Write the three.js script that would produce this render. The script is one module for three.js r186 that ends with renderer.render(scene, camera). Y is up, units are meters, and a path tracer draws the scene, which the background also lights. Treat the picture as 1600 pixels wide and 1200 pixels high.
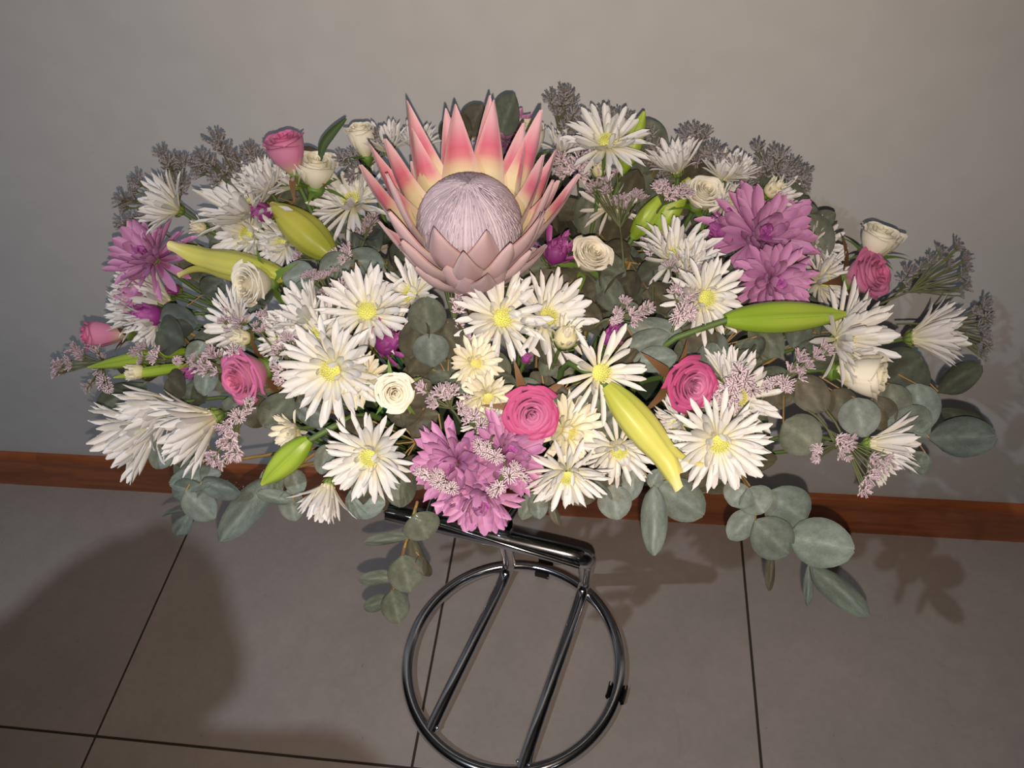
import * as THREE from 'three';
import { mergeGeometries } from 'three/addons/utils/BufferGeometryUtils.js';
import { RoundedBoxGeometry } from 'three/addons/geometries/RoundedBoxGeometry.js';
import { MarchingCubes } from 'three/addons/objects/MarchingCubes.js';

// ---------------------------------------------------------------- camera, exposure, main lights
const scene = new THREE.Scene();
scene.background = new THREE.Color(0x000000);
const FOCAL = 1250;                                       // pixels, for a 1600 x 1200 frame
const camera = new THREE.PerspectiveCamera(2 * Math.atan(600 / FOCAL) * 180 / Math.PI, 4 / 3, 0.01, 30);
camera.position.set(0.932, 1.468, 0.982);
camera.rotation.order = 'YXZ';
camera.rotation.set(-46.9 * Math.PI / 180, 10.96 * Math.PI / 180, -5.96 * Math.PI / 180);
camera.updateMatrixWorld(true);
const renderer = new THREE.WebGLRenderer({ antialias: true });
renderer.toneMapping = THREE.LinearToneMapping;
renderer.toneMappingExposure = 1.0;
renderer.shadowMap.enabled = true;

const FLASH = { intensity: 2.6, color: [1.0, 0.79, 0.62] };   // the small light on the phone
const LAMPS = [                                          // ceiling lamps behind the camera
  { at: [0.15, 2.5, 1.53], intensity: 5.9, color: [0.83, 0.89, 1.0], label: 'round recessed ceiling lamp nearest the wall, above the standing people' },
  { at: [2.60, 2.5, 3.20], intensity: 1.0, color: [0.83, 0.89, 1.0], label: 'round recessed ceiling lamp farther back in the room' },
];

// ---------------------------------------------------------------- helpers
let seed = 7;
const rnd = () => { seed = (seed + 0x6d2b79f5) | 0; let t = Math.imul(seed ^ (seed >>> 15), 1 | seed); t = (t + Math.imul(t ^ (t >>> 7), 61 | t)) ^ t; return ((t ^ (t >>> 14)) >>> 0) / 4294967296; };
const rr = (a, b) => a + (b - a) * rnd();
const V = (x, y, z) => new THREE.Vector3(x, y, z);
const RAD = Math.PI / 180, GOLD = 137.508 * RAD;
const clamp = (x, a, b) => Math.min(b, Math.max(a, x)), mix = (a, b, t) => a + (b - a) * t, smooth = (a, b, x) => { const t = clamp((x - a) / (b - a), 0, 1); return t * t * (3 - 2 * t); };
const mixc = (a, b, t) => [mix(a[0], b[0], t), mix(a[1], b[1], t), mix(a[2], b[2], t)];
const used = new Map();
function numbered(name) { const n = used.get(name) || 0; used.set(name, n + 1); return n ? name + '_' + String(n).padStart(3, '0') : name; }
function thing(name, label, category, pos, group) {
  const g = new THREE.Group(); g.name = numbered(name); g.position.copy(pos); g.userData = { label, category };
  if (group) g.userData.group = group;
  scene.add(g); return g;
}
function part(parent, name, geo, mat) { const m = new THREE.Mesh(geo, mat); m.name = name; m.castShadow = m.receiveShadow = true; parent.add(m); return m; }
function structure(name, geo, mat) { const m = part(scene, name, geo, mat); m.userData.kind = 'structure'; return m; }

// a point seen at (px, py) at a given distance along the optical axis
const point = (px, py, d) => V((px - 800) / FOCAL * d, (600 - py) / FOCAL * d, -d).applyMatrix4(camera.matrixWorld);
// the spray is a flattened mound; its heads sit on this ellipsoid
const MC = V(0.80, 0.655, 0.36), MA = V(0.57, 0.29, 0.27), EYE = camera.position;
function moundDepth(px, py) {
  const q = point(px, py, 1).sub(EYE), o = EYE.clone().sub(MC).divide(MA), w = q.clone().divide(MA);
  const a = w.dot(w), b = o.dot(w), c = o.dot(o) - 1, disc = b * b - a * c;
  return disc > 0 ? (-b - Math.sqrt(disc)) / a : -b / a;
}
const CAM_RIGHT = V(1, 0, 0).applyQuaternion(camera.quaternion), CAM_UP = V(0, 1, 0).applyQuaternion(camera.quaternion);
function facing(P, az, tilt) {                            // az: direction in the view, tilt: angle away from the viewer
  const v = EYE.clone().sub(P).normalize(), r = CAM_RIGHT.clone().addScaledVector(v, -CAM_RIGHT.dot(v)).normalize(), u = v.clone().cross(r);
  return v.multiplyScalar(Math.cos(tilt * RAD)).addScaledVector(r, Math.sin(tilt * RAD) * Math.cos(az * RAD)).addScaledVector(u, Math.sin(tilt * RAD) * Math.sin(az * RAD)).normalize();
}
function stand(o, n, spin) {                              // turns the head's +Y to n
  o.quaternion.setFromUnitVectors(V(0, 1, 0), n).multiply(new THREE.Quaternion().setFromAxisAngle(V(0, 1, 0), spin));
}
// grid surface with colours: f(u, v) -> [x, y, z], c(u, v) -> [r, g, b]
function sheet(nu, nv, f, c) {
  const p = [], col = [], uv = [], idx = [];
  for (let i = 0; i <= nu; i++) for (let j = 0; j <= nv; j++) {
    const u = i / nu, v = j / nv * 2 - 1; p.push(...f(u, v)); uv.push(v * 0.5 + 0.5, u); if (c) col.push(...c(u, v));
  }
  for (let i = 0; i < nu; i++) for (let j = 0; j < nv; j++) { const a = i * (nv + 1) + j, b = a + nv + 1; idx.push(a, b, a + 1, b, b + 1, a + 1); }
  const g = new THREE.BufferGeometry();
  g.setAttribute('position', new THREE.Float32BufferAttribute(p, 3)); g.setAttribute('uv', new THREE.Float32BufferAttribute(uv, 2));
  if (c) g.setAttribute('color', new THREE.Float32BufferAttribute(col, 3));
  g.setIndex(idx); g.computeVertexNormals(); return g;
}
function tint(g, c) { const n = g.attributes.position.count, a = new Float32Array(n * 3); for (let i = 0; i < n; i++) a.set(c, i * 3); g.setAttribute('color', new THREE.BufferAttribute(a, 3)); return g; }
function tube(pts, radius, sides = 7, seg = 10) { return new THREE.TubeGeometry(new THREE.CatmullRomCurve3(pts), seg, radius, sides, false); }
function basis(o, x, y, z, pos, s) { o.matrixAutoUpdate = false; o.matrix.makeBasis(x.clone().multiplyScalar(s[0]), y.clone().multiplyScalar(s[1]), z.clone().multiplyScalar(s[2])).setPosition(pos); o.matrix.decompose(o.position, o.quaternion, o.scale); o.matrixAutoUpdate = true; }

// value noise for textures
const hash = (x, y) => { let h = Math.imul(x | 0, 374761393) + Math.imul(y | 0, 668265263); h = Math.imul(h ^ (h >>> 13), 1274126177); return ((h ^ (h >>> 16)) >>> 0) / 4294967296; };
function noise(x, y, per) {
  const xi = Math.floor(x), yi = Math.floor(y), fx = x - xi, fy = y - yi, w = (i) => ((i % per) + per) % per, s = (t) => t * t * (3 - 2 * t);
  return mix(mix(hash(w(xi), w(yi)), hash(w(xi + 1), w(yi)), s(fx)), mix(hash(w(xi), w(yi + 1)), hash(w(xi + 1), w(yi + 1)), s(fx)), s(fy));
}
function texture(size, fn, srgb) {
  const d = new Uint8Array(size * size * 4);
  for (let y = 0; y < size; y++) for (let x = 0; x < size; x++) { const c = fn(x / size, y / size); for (let k = 0; k < 3; k++) d[(y * size + x) * 4 + k] = clamp(c[k] ?? c[0], 0, 1) * 255; d[(y * size + x) * 4 + 3] = 255; }
  const t = new THREE.DataTexture(d, size, size); t.wrapS = t.wrapT = THREE.RepeatWrapping; t.magFilter = THREE.LinearFilter; t.minFilter = THREE.LinearMipmapLinearFilter; t.generateMipmaps = true; if (srgb) t.colorSpace = THREE.SRGBColorSpace; t.needsUpdate = true; return t;
}
const std = (o) => new THREE.MeshStandardMaterial({ side: THREE.DoubleSide, ...o });
const phys = (o) => new THREE.MeshPhysicalMaterial({ side: THREE.DoubleSide, ...o });

// ---------------------------------------------------------------- room
const X0 = -2.8, X1 = 3.8, Z1 = 4.2, H = 2.6;
const wallBump = texture(512, (x, y) => { const n = 0.55 * noise(x * 24, y * 24, 24) + 0.3 * noise(x * 80, y * 80, 80) + 0.15 * noise(x * 7, y * 7, 7); return [n]; });
const wallMap = texture(512, (x, y) => { const n = 0.95 + 0.05 * (0.6 * noise(x * 6, y * 6, 6) + 0.4 * noise(x * 40, y * 40, 40)); const speck = noise(x * 160, y * 160, 160) > 0.992 ? 0.9 : 1; return [n * speck, n * speck, n * speck]; }, true);
const wallMat = std({ color: new THREE.Color().setRGB(0.565, 0.595, 0.62), roughness: 0.85, bumpMap: wallBump, bumpScale: 0.0005, map: wallMap });
const ceilMat = std({ color: new THREE.Color().setRGB(0.32, 0.32, 0.31), roughness: 0.95 });
function slab(name, x0, x1, y0, y1, z0, z1, mat) {
  const g = new THREE.BoxGeometry(x1 - x0, y1 - y0, z1 - z0); g.translate((x0 + x1) / 2, (y0 + y1) / 2, (z0 + z1) / 2);
  const p = g.attributes.position, n = g.attributes.normal, uv = g.attributes.uv;
  for (let i = 0; i < p.count; i++) { const ax = Math.abs(n.getX(i)), ay = Math.abs(n.getY(i)); uv.setXY(i, ax > 0.5 ? p.getZ(i) : p.getX(i), ay > 0.5 ? p.getZ(i) : p.getY(i)); }
  return structure(name, g, mat);
}
const farMat = std({ color: new THREE.Color().setRGB(0.2, 0.195, 0.19), roughness: 0.9, bumpMap: wallBump, bumpScale: 0.0012 });
slab('wall_back', X0 - 0.1, X1 + 0.1, -0.1, H + 0.1, -0.12, 0, wallMat);
slab('wall_front', X0 - 0.1, X1 + 0.1, -0.1, H + 0.1, Z1, Z1 + 0.12, farMat);
slab('wall_left', X0 - 0.12, X0, -0.1, H + 0.1, 0, Z1, farMat);
slab('wall_right', X1, X1 + 0.12, -0.1, H + 0.1, 0, Z1, farMat);
slab('ceiling', X0 - 0.1, X1 + 0.1, H, H + 0.12, -0.1, Z1 + 0.1, ceilMat);

// floor: large ceramic tiles with dark recessed joints
const floorGroup = new THREE.Group(); floorGroup.name = 'floor'; floorGroup.userData.kind = 'structure'; scene.add(floorGroup);
const tileMaps = [0, 1, 2].map((k) => texture(512, (x, y) => {
  const a = noise(x * 5 + k * 13, y * 5, 64), b = noise(x * 18, y * 18 + k * 9, 64), c = noise(x * 70, y * 70, 128);
  const vein = Math.abs(noise(x * 4 + 1.5 * a, y * 9 + 2 * b + k * 5, 64) - 0.5) < 0.004 ? 0.98 : 1, dirt = noise(x * 90 + k, y * 90, 128) > 0.985 ? 0.86 : 1;
  const v = (0.9 + 0.05 * a + 0.03 * b + 0.03 * c) * vein * dirt; return [v, v * (0.995 - 0.01 * a), v * (0.985 - 0.015 * a)];
}, true));
const tileMats = tileMaps.map((map) => phys({ map, color: new THREE.Color().setRGB(0.37, 0.345, 0.335), roughness: 0.42, specularIntensity: 0.6 }));
const groutMat = std({ color: new THREE.Color().setRGB(0.035, 0.028, 0.022), roughness: 0.95 });
{
  const bed = new THREE.BoxGeometry(X1 - X0 + 0.2, 0.1, Z1 + 0.2); bed.translate((X0 + X1) / 2, -0.0525, Z1 / 2); part(floorGroup, 'grout_bed', bed, groutMat);
  const S = 0.6, J = 0.0045, geos = new Map();
  const tileGeo = (w, d) => { const k = w.toFixed(3) + d.toFixed(3); if (!geos.has(k)) { const g = new RoundedBoxGeometry(w - J, 0.01, d - J, 2, 0.0012); const p = g.attributes.position, uv = g.attributes.uv; for (let i = 0; i < p.count; i++) uv.setXY(i, p.getX(i) / 0.6 + 0.5, p.getZ(i) / 0.6 + 0.5); geos.set(k, g); } return geos.get(k); };
  const zs = [0, 0.555]; while (zs[zs.length - 1] < Z1) zs.push(Math.min(Z1, zs[zs.length - 1] + S));
  const xs = [X0]; for (let x = -2.4; x < X1; x += S) xs.push(x); xs.push(X1);
  let k = 0;
  for (let i = 0; i < xs.length - 1; i++) for (let j = 0; j < zs.length - 1; j++) {
    if (xs[i + 1] - xs[i] < 0.02 || zs[j + 1] - zs[j] < 0.02) continue;
    const t = part(floorGroup, 'tile', tileGeo(xs[i + 1] - xs[i], zs[j + 1] - zs[j]), tileMats[(k++ * 2 + j) % 3]);
    t.position.set((xs[i] + xs[i + 1]) / 2, -0.005 + rr(-0.0002, 0.0002), (zs[j] + zs[j + 1]) / 2);
  }
}
// varnished timber skirting
const woodMap = texture(512, (x, y) => { const g = noise(x * 6, y * 60 + 2 * noise(x * 5, y * 6, 64), 64), f = noise(x * 30, y * 220, 256), v = 0.72 + 0.2 * g + 0.1 * f; return [v, v * 0.96, v * 0.9]; }, true);
const woodMat = phys({ map: woodMap, color: new THREE.Color().setRGB(0.42, 0.14, 0.05), roughness: 0.4, clearcoat: 0.35, clearcoatRoughness: 0.25 });
function skirting(name, len, place) {
  const s = new THREE.Shape(); s.moveTo(0, 0); s.lineTo(0.016, 0); s.lineTo(0.016, 0.098); s.quadraticCurveTo(0.015, 0.11, 0.004, 0.111); s.lineTo(0, 0.111); s.closePath();
  const g = new THREE.ExtrudeGeometry(s, { depth: len, bevelEnabled: false, curveSegments: 6 }), p = g.attributes.position, uv = g.attributes.uv;
  for (let i = 0; i < p.count; i++) uv.setXY(i, p.getZ(i) * 1.2, p.getY(i) * 1.2 + p.getX(i));
  const m = structure(name, g, woodMat); place(m); return m;
}
skirting('baseboard_back', X1 - X0, (m) => { m.rotation.y = -Math.PI / 2; m.position.set(X1, 0, 0); });
skirting('baseboard_left', Z1, (m) => { m.position.set(X0, 0, 0); });
skirting('baseboard_right', Z1, (m) => { m.rotation.y = Math.PI; m.position.set(X1, 0, Z1); });
skirting('baseboard_front', X1 - X0, (m) => { m.rotation.y = Math.PI / 2; m.position.set(X0, 0, Z1); });

// ---------------------------------------------------------------- plant materials
const petalMat = phys({ vertexColors: true, roughness: 0.62, transmission: 0.22, thickness: 0, specularIntensity: 0.5 });
const lilacMat = phys({ vertexColors: true, roughness: 0.5, transmission: 0.2, thickness: 0, specularIntensity: 0.6 });
const roseMat = phys({ vertexColors: true, roughness: 0.6, transmission: 0.2, thickness: 0, specularIntensity: 0.45 });
const budMat = phys({ vertexColors: true, roughness: 0.38, specularIntensity: 0.6 });
const proteaMat = std({ vertexColors: true, roughness: 0.75 });
const discMat = std({ vertexColors: true, roughness: 0.8 });
const stemMat = std({ color: new THREE.Color().setRGB(0.07, 0.13, 0.03), roughness: 0.6 });
const sepalMat = std({ color: new THREE.Color().setRGB(0.10, 0.19, 0.03), roughness: 0.6 });
const redSepalMat = std({ color: new THREE.Color().setRGB(0.14, 0.075, 0.03), roughness: 0.6 });
const woodyMat = std({ color: new THREE.Color().setRGB(0.28, 0.19, 0.07), roughness: 0.7 });
const statMat = std({ vertexColors: true, roughness: 0.85 });
const statStemMat = std({ color: new THREE.Color().setRGB(0.10, 0.12, 0.055), roughness: 0.8 });
const leafTones = [[0.172, 0.218, 0.202], [0.208, 0.27, 0.258], [0.13, 0.156, 0.124], [0.088, 0.086, 0.06]];
const leafNoise = texture(256, (x, y) => { const v = 0.8 + 0.14 * noise(x * 10, y * 10, 10) + 0.1 * noise(x * 48, y * 48, 48); return [v, v, v]; }, true);
const leafMats = leafTones.map((c) => phys({ vertexColors: true, map: leafNoise, color: new THREE.Color().setRGB(...c), roughness: 0.55, transmission: 0.12, thickness: 0, specularIntensity: 0.55 }));
const flakeMat = std({ color: new THREE.Color(0.9, 0.9, 0.9), roughness: 0.2, metalness: 0.6 });

// ---------------------------------------------------------------- chrysanthemums
function petalGeo({ w, groove, bend, base, tip, side, notch = 0, nu = 8, nv = 4 }) {
  return sheet(nu, nv, (u, v) => {
    const hw = w * Math.min(1, 0.42 + 1.05 * u) * (u > 0.78 ? Math.sqrt(Math.max(0.03, 1 - ((u - 0.78) / 0.225) ** 2)) : 1);
    const a = bend * u, z = bend ? Math.sin(a) / bend : u, y = bend ? (1 - Math.cos(a)) / bend : 0;
    return [hw * v, y + groove * hw * v * v + 0.0 * u, z - notch * v * v * u * 0.05];
  }, (u, v) => mixc(mixc(base, tip, smooth(0.05, 0.68, u)), side, Math.abs(v) * 0.5));
}
const WHITE = [0.73, 0.755, 0.775], CREAM = [0.74, 0.72, 0.46], PALE = [0.75, 0.765, 0.765];
const whitePetals = [], creamPetals = [], lilacPetals = [], purplePetals = [];
for (let k = 0; k < 5; k++) {
  const o = { w: 0.062 + 0.011 * (k % 3), groove: 0.45 + 0.12 * k, bend: [-0.35, 0.15, 0.45, -0.1, 0.7][k], notch: k % 2 };
  whitePetals.push(petalGeo({ ...o, base: CREAM, tip: WHITE, side: PALE }));
  creamPetals.push(petalGeo({ ...o, w: o.w * 1.4, base: [0.68, 0.66, 0.28], tip: [0.80, 0.79, 0.66], side: [0.83, 0.82, 0.74] }));
  lilacPetals.push(petalGeo({ ...o, w: o.w * 1.55, groove: 0.55, bend: [-0.3, 0.2, 0.5, 0.0, 0.85][k], base: [0.31, 0.06, 0.26], tip: [0.51, 0.22, 0.46], side: [0.63, 0.39, 0.59] }));
  purplePetals.push(petalGeo({ ...o, w: o.w * 1.9, groove: 0.6, bend: [0.3, 0.6, 0.9, 0.5, 1.1][k], base: [0.20, 0.02, 0.19], tip: [0.36, 0.07, 0.34], side: [0.50, 0.20, 0.46] }));
}
function discGeo(c0, c1) {                                 // button of tiny tube florets
  const list = [], dome = new THREE.SphereGeometry(1, 14, 6, 0, 6.2832, 0, 1.35); dome.scale(0.9, 0.55, 0.9); list.push(tint(dome.toNonIndexed(), c1));
  for (let k = 0; k < 64; k++) {
    const r = Math.sqrt((k + 0.5) / 64), a = k * GOLD, g = new THREE.ConeGeometry(0.085, 0.4 - 0.12 * r, 5, 1, true);
    g.rotateX(Math.PI); g.translate(0, 0.12, 0); g.rotateZ(-0.7 * r); g.rotateY(-a); g.translate(r * 0.86 * Math.cos(a), 0.53 * Math.sqrt(Math.max(0, 1 - r * r * 0.85)), r * 0.86 * Math.sin(a));
    list.push(tint(g.toNonIndexed(), mixc(c0, c1, rnd() * 0.6 + 0.4 * (1 - r))));
  }
  return mergeGeometries(list);
}
const discs = [discGeo([0.78, 0.78, 0.36], [0.62, 0.66, 0.18]), discGeo([0.78, 0.74, 0.36], [0.66, 0.64, 0.22])];
function calyxGeo() {
  const list = [], cup = new THREE.LatheGeometry([V(0.001, -1, 0), V(0.35, -0.95, 0), V(0.75, -0.5, 0), V(0.98, 0.05, 0)].map((p) => new THREE.Vector2(p.x, p.y)), 14); list.push(tint(cup.toNonIndexed(), [0.09, 0.16, 0.03]));
  for (let k = 0; k < 22; k++) {
    const row = k % 2, g = petalGeo({ w: 0.26, groove: 0.3, bend: 0.4, base: [0.07, 0.13, 0.02], tip: [0.17, 0.27, 0.05], side: [0.28, 0.34, 0.12], nu: 4, nv: 2 }); g.deleteAttribute('uv'); g.scale(0.8, 1, 0.85);
    g.rotateX(-1.15 + row * 0.35); g.translate(0, -0.55 - 0.1 * row, 0.72 + 0.05 * row); g.rotateY(k / 22 * 6.2832); const t = g.toNonIndexed(); list.push(t);
  }
  list.forEach((g) => g.deleteAttribute('uv')); return mergeGeometries(list);
}
const calyx = calyxGeo();
const FOAM = V(0.80, 0.665, 0.36);
function stemFor(parent, P, n, radius, mat, reach = 1, back = 0.012) {      // from the head's back, curving into the foam block
  const end = V(clamp(mix(P.x, FOAM.x, 0.55), FOAM.x - 0.21, FOAM.x + 0.21), FOAM.y + 0.02, clamp(P.z, FOAM.z - 0.05, FOAM.z + 0.05));
  const a = P.clone().addScaledVector(n, -back), b = P.clone().addScaledVector(n, -0.05).lerp(end, 0.12), c = b.clone().lerp(end, 0.5).add(V(0, 0.01, 0));
  const q = [a, b, c, end].slice(0, reach === 1 ? 4 : 3).map((x) => parent.worldToLocal(x.clone()));
  part(parent, 'stem', tube(q, radius, 7, 12), mat);
}
function headGroup(name, label, category, group, px, py, az, tilt, dd) {
  const d = moundDepth(px, py) + (dd || 0), P = point(px, py, d), n = facing(P, az, tilt), g = thing(name, label, category, P, group);
  stand(g, n, rr(0, 6.28)); g.updateMatrixWorld(true); return { g, P, n, s: d / FOCAL };
}
function whorl(g, geos, mat, R, rows, jitter = 1) {
  for (const [count, theta, len, r0, h0] of rows) for (let k = 0; k < count; k++) {
    const phi = (k + 0.5 * rnd()) / count * 6.2832 + theta, t = (theta + jitter * rr(-9, 9)) * RAD, L = R * len * rr(0.86, 1.12);
    const z = V(Math.sin(t) * Math.cos(phi), Math.cos(t), Math.sin(t) * Math.sin(phi)), y = V(-Math.cos(t) * Math.cos(phi), Math.sin(t), -Math.cos(t) * Math.sin(phi)), x = y.clone().cross(z);
    const twist = rr(-0.25, 0.25) * jitter, xx = x.clone().multiplyScalar(Math.cos(twist)).addScaledVector(y, Math.sin(twist)), yy = y.clone().multiplyScalar(Math.cos(twist)).addScaledVector(x, -Math.sin(twist));
    const m = part(g, 'petal', geos[Math.floor(rnd() * geos.length)], mat), w = R * mix(1, len, 0.35) * rr(0.9, 1.1);
    basis(m, xx, yy, z, V(Math.cos(phi) * r0 * R, h0 * R, Math.sin(phi) * r0 * R), [w, w, L]);
  }
}
const MUMS = 'white chrysanthemums in the flower spray';
// label, head centre (pixels), petal reach (pixels), direction faced in the view, tilt from the viewer, options
function mum(label, px, py, R, az, tilt, o = {}) {
  const open = o.open ?? (tilt > 60 ? 48 : 76), { g, P, n, s } = headGroup('white_chrysanthemum', label, 'flower', MUMS, px, py, az, tilt, o.dd), r = R * s, k = o.full ?? 1;
  const rows = o.sparse ? [[13, open, 1, 0.1, 0], [9, open - 14, 0.9, 0.09, 0.02], [8, open - 26, 0.45, 0.18, 0.03]]
    : [[Math.round(20 * k), open + 6, 1, 0.11, -0.02], [Math.round(17 * k), open - 8, 0.93, 0.13, 0.01], [13, open - 22, 0.66, 0.15, 0.03], [11, Math.max(12, open - 32), 0.36, 0.19, 0.03]];
  whorl(g, o.cream ? creamPetals : whitePetals, petalMat, r, rows);
  if (open > 55) { const d = part(g, 'disc', discs[o.cream ? 1 : 0], discMat); d.scale.setScalar(r * 0.22); d.position.y = r * 0.07; }
  const c = part(g, 'calyx', calyx, discMat); c.scale.setScalar(Math.max(0.0055, r * 0.17)); c.position.y = -0.001;
  stemFor(g, P, n, 0.0021, stemMat, 1, 0.005); return g;
}
// closed or half-closed button
function mumBud(name, label, group, px, py, R, az, tilt, lilac, o = {}) {
  const { g, P, n, s } = headGroup(name, label, 'flower', group, px, py, az, tilt, o.dd), r = R * s, geos = lilac ? purplePetals : creamPetals;
  whorl(g, geos, lilac ? lilacMat : petalMat, r * 1.5, [[12, 22, 1, 0.36, -0.3], [10, 12, 1.02, 0.24, -0.25], [8, 4, 0.95, 0.12, -0.2]], 0.6);
  const list = [];                                         // the packed heart of the bud
  const core = new THREE.SphereGeometry(0.78, 12, 8); part(g, 'bud_heart', tint(core, lilac ? [0.26, 0.04, 0.25] : [0.72, 0.70, 0.45]), lilac ? lilacMat : petalMat).scale.set(r, r * 1.05, r);
  if (o.loose) whorl(g, geos, lilacMat, r * 1.5, [[o.loose, 62, 1.1, 0.3, -0.3]]);
  const c = part(g, 'calyx', calyx, discMat); c.scale.setScalar(r * 0.8); c.position.y = -r * 0.4;
  stemFor(g, P, n, 0.0019, stemMat, 1, r * 1.1); return g;
}
const LILACS = 'lilac chrysanthemums in the flower spray';
function lilac(label, px, py, R, az, tilt, o = {}) {
  const { g, P, n, s } = headGroup('lilac_chrysanthemum', label, 'flower', LILACS, px, py, az, tilt, o.dd), r = R * s, a = o.open ?? 80, k = o.full ?? 1;
  whorl(g, lilacPetals, lilacMat, r, [[Math.round(18 * k), a + 4, 1, 0.12, -0.02], [Math.round(17 * k), a - 12, 0.94, 0.12, 0.02], [Math.round(16 * k), a - 28, 0.8, 0.11, 0.05], [Math.round(13 * k), Math.max(14, a - 44), 0.62, 0.09, 0.06]]);
  whorl(g, purplePetals, lilacMat, r, [[9, 16, 0.4, 0.07, 0.05]], 0.6);
  const c = part(g, 'calyx', calyx, discMat); c.scale.setScalar(r * 0.2); stemFor(g, P, n, 0.0024, stemMat, 1, r * 0.15); return g;
}

// ---------------------------------------------------------------- roses
function roseGeos(col, open, count, heart) {
  const out = [];
  for (let k = 0; k < count; k++) {
    const f = k / (count - 1), R = 0.05 + 0.68 * f ** 0.85, half = mix(1.7, 1.0, f), band = (0.07 + 0.12 * f) * (0.35 + 0.65 * open), b = Math.max(0.02, R - band), h = 1.12 - (0.08 + 0.26 * open) * f ** 1.5, s1 = rr(0, 6);
    const g = sheet(10, 10, (s, a) => {
      const ang = a * half * (0.4 + 0.6 * Math.sin(Math.min(1, s * 1.6) * Math.PI / 2)), q = Math.max(0, (s - 0.66) / 0.34);
      let rad = q ? b + band * q ** 0.9 : b * (0.25 + 0.75 * Math.sin(s / 0.66 * Math.PI / 2)), y = (h - 0.1) * Math.min(1, s / 0.66) + 0.1 * (1 - (1 - q) ** 1.7) - 0.07 * f * open * q * q;
      y -= 0.1 * a * a * s * s * h;
      rad *= 1 + (0.05 * Math.sin(3 * a + s1) + 0.02 * Math.sin(8 * a + s1) * s) * s * (0.3 + f); y += 0.03 * f * Math.sin(5 * a + s1) * s * s;
      return [rad * Math.sin(ang), y, rad * Math.cos(ang)];
    }, (s, a) => {
      let c = mixc(col.base, col.main, smooth(0.08, 0.4, s)); c = mixc(c, f < 0.45 ? heart : col.main, 0.8 * (1 - f)); const e = Math.max(smooth(0.72, 1, s), smooth(0.75, 1, Math.abs(a)) * 0.6);
      return mixc(c, col.edge, e * (0.35 + 0.5 * f));
    });
    g.rotateY(k * GOLD); out.push(g);
  }
  return out;
}
const PINK = { base: [0.62, 0.55, 0.30], main: [0.57, 0.16, 0.36], edge: [0.45, 0.03, 0.16] }, SOFT = { base: [0.66, 0.56, 0.38], main: [0.70, 0.28, 0.48], edge: [0.58, 0.11, 0.33] };
const IVORY = { base: [0.66, 0.68, 0.40], main: [0.86, 0.85, 0.75], edge: [0.88, 0.87, 0.79] };
const roseKinds = {
  pink: roseGeos(PINK, 0.75, 26, [0.64, 0.28, 0.50]), pinkBud: roseGeos(SOFT, 0.25, 13, [0.62, 0.12, 0.3]), soft: roseGeos(SOFT, 0.9, 20, [0.66, 0.16, 0.32]),
  white: roseGeos(IVORY, 0.6, 25, [0.80, 0.76, 0.58]), whiteBud: roseGeos(IVORY, 0.2, 13, [0.78, 0.76, 0.56]),
};
const sepalGeo = sheet(7, 2, (u, v) => { const hw = 0.15 * (1 - u) ** 0.8 * Math.min(1, 0.6 + 3 * u), b = 0.9 * u; return [hw * v, -0.35 * u * u + 0.1 * v * v * hw, u * (1 - 0.1 * b)]; });
const hipGeo = new THREE.LatheGeometry([[0.07, -0.42], [0.1, -0.3], [0.24, -0.16], [0.3, 0.02], [0.24, 0.12], [0.12, 0.16]].map((p) => new THREE.Vector2(...p)), 14);
// R: the head's half width in pixels; P marks the middle of the head
function rose(name, label, kind, px, py, R, az, tilt, o = {}) {
  const d = moundDepth(px, py) + (o.dd || 0), r = R * d / FOCAL / (kind.endsWith('Bud') ? 0.68 : 0.78), mid = point(px, py, d), n = facing(mid, az, tilt), P = mid.clone().addScaledVector(n, -r * 0.6 * (o.long ?? 1));
  const g = thing(name, label, 'flower', P, name === 'pink_rose' ? 'pink roses in the flower spray' : 'white roses in the flower spray');
  stand(g, n, o.spin ?? rr(0, 6.28)); g.updateMatrixWorld(true);
  for (const geo of roseKinds[kind]) part(g, 'petal', geo, roseMat).scale.set(r, r * (o.long ?? 1), r);
  const sm = name === 'pink_rose' ? redSepalMat : sepalMat;
  part(g, 'hip', hipGeo, sepalMat).scale.setScalar(r);
  for (let k = 0; k < 5; k++) { const m = part(g, 'sepal', sepalGeo, sm); m.scale.setScalar(r * rr(0.8, 1.15)); const up = o.sepal ?? rr(0.0, 0.7); m.rotation.set(-up, k * 1.2566, 0, 'YXZ'); m.position.set(0.26 * r * Math.sin(k * 1.2566), 0.04 * r, 0.26 * r * Math.cos(k * 1.2566)); }
  stemFor(g, P, n, 0.0028, stemMat, 1, r * 0.4); return g;
}

// ---------------------------------------------------------------- lily buds (base and tip in pixels)
function tepalGeo(colors, flare, half) {
  return sheet(20, 10, (u, a) => {
    const rad = 0.5 * Math.pow(Math.sin(Math.PI * Math.pow(Math.min(u, 0.985) * 0.93 + 0.055, 0.86)), 0.75) * (1 + 0.055 * Math.cos(a * Math.PI) - 0.03 * Math.cos(3 * a * Math.PI));
    const f = flare * Math.max(0, u - 0.66) ** 2 * 12, tipw = flare ? 1 - 0.75 * smooth(0.75, 1, u) : 1, ang = a * half * tipw;
    const k = rad + f * (1 - 0.2 * a * a); return [k * Math.sin(ang), u, k * Math.cos(ang)];
  }, (u, a) => { const rib = 0.25 * Math.exp(-((a / 0.16) ** 2)), c = mixc(colors[0], colors[1], smooth(0.05, 0.6, u)); return mixc(mixc(c, colors[2], rib + 0.6 * smooth(0.85, 1, Math.abs(a))), colors[3], smooth(0.86, 1, u) * 0.7); });
}
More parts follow.
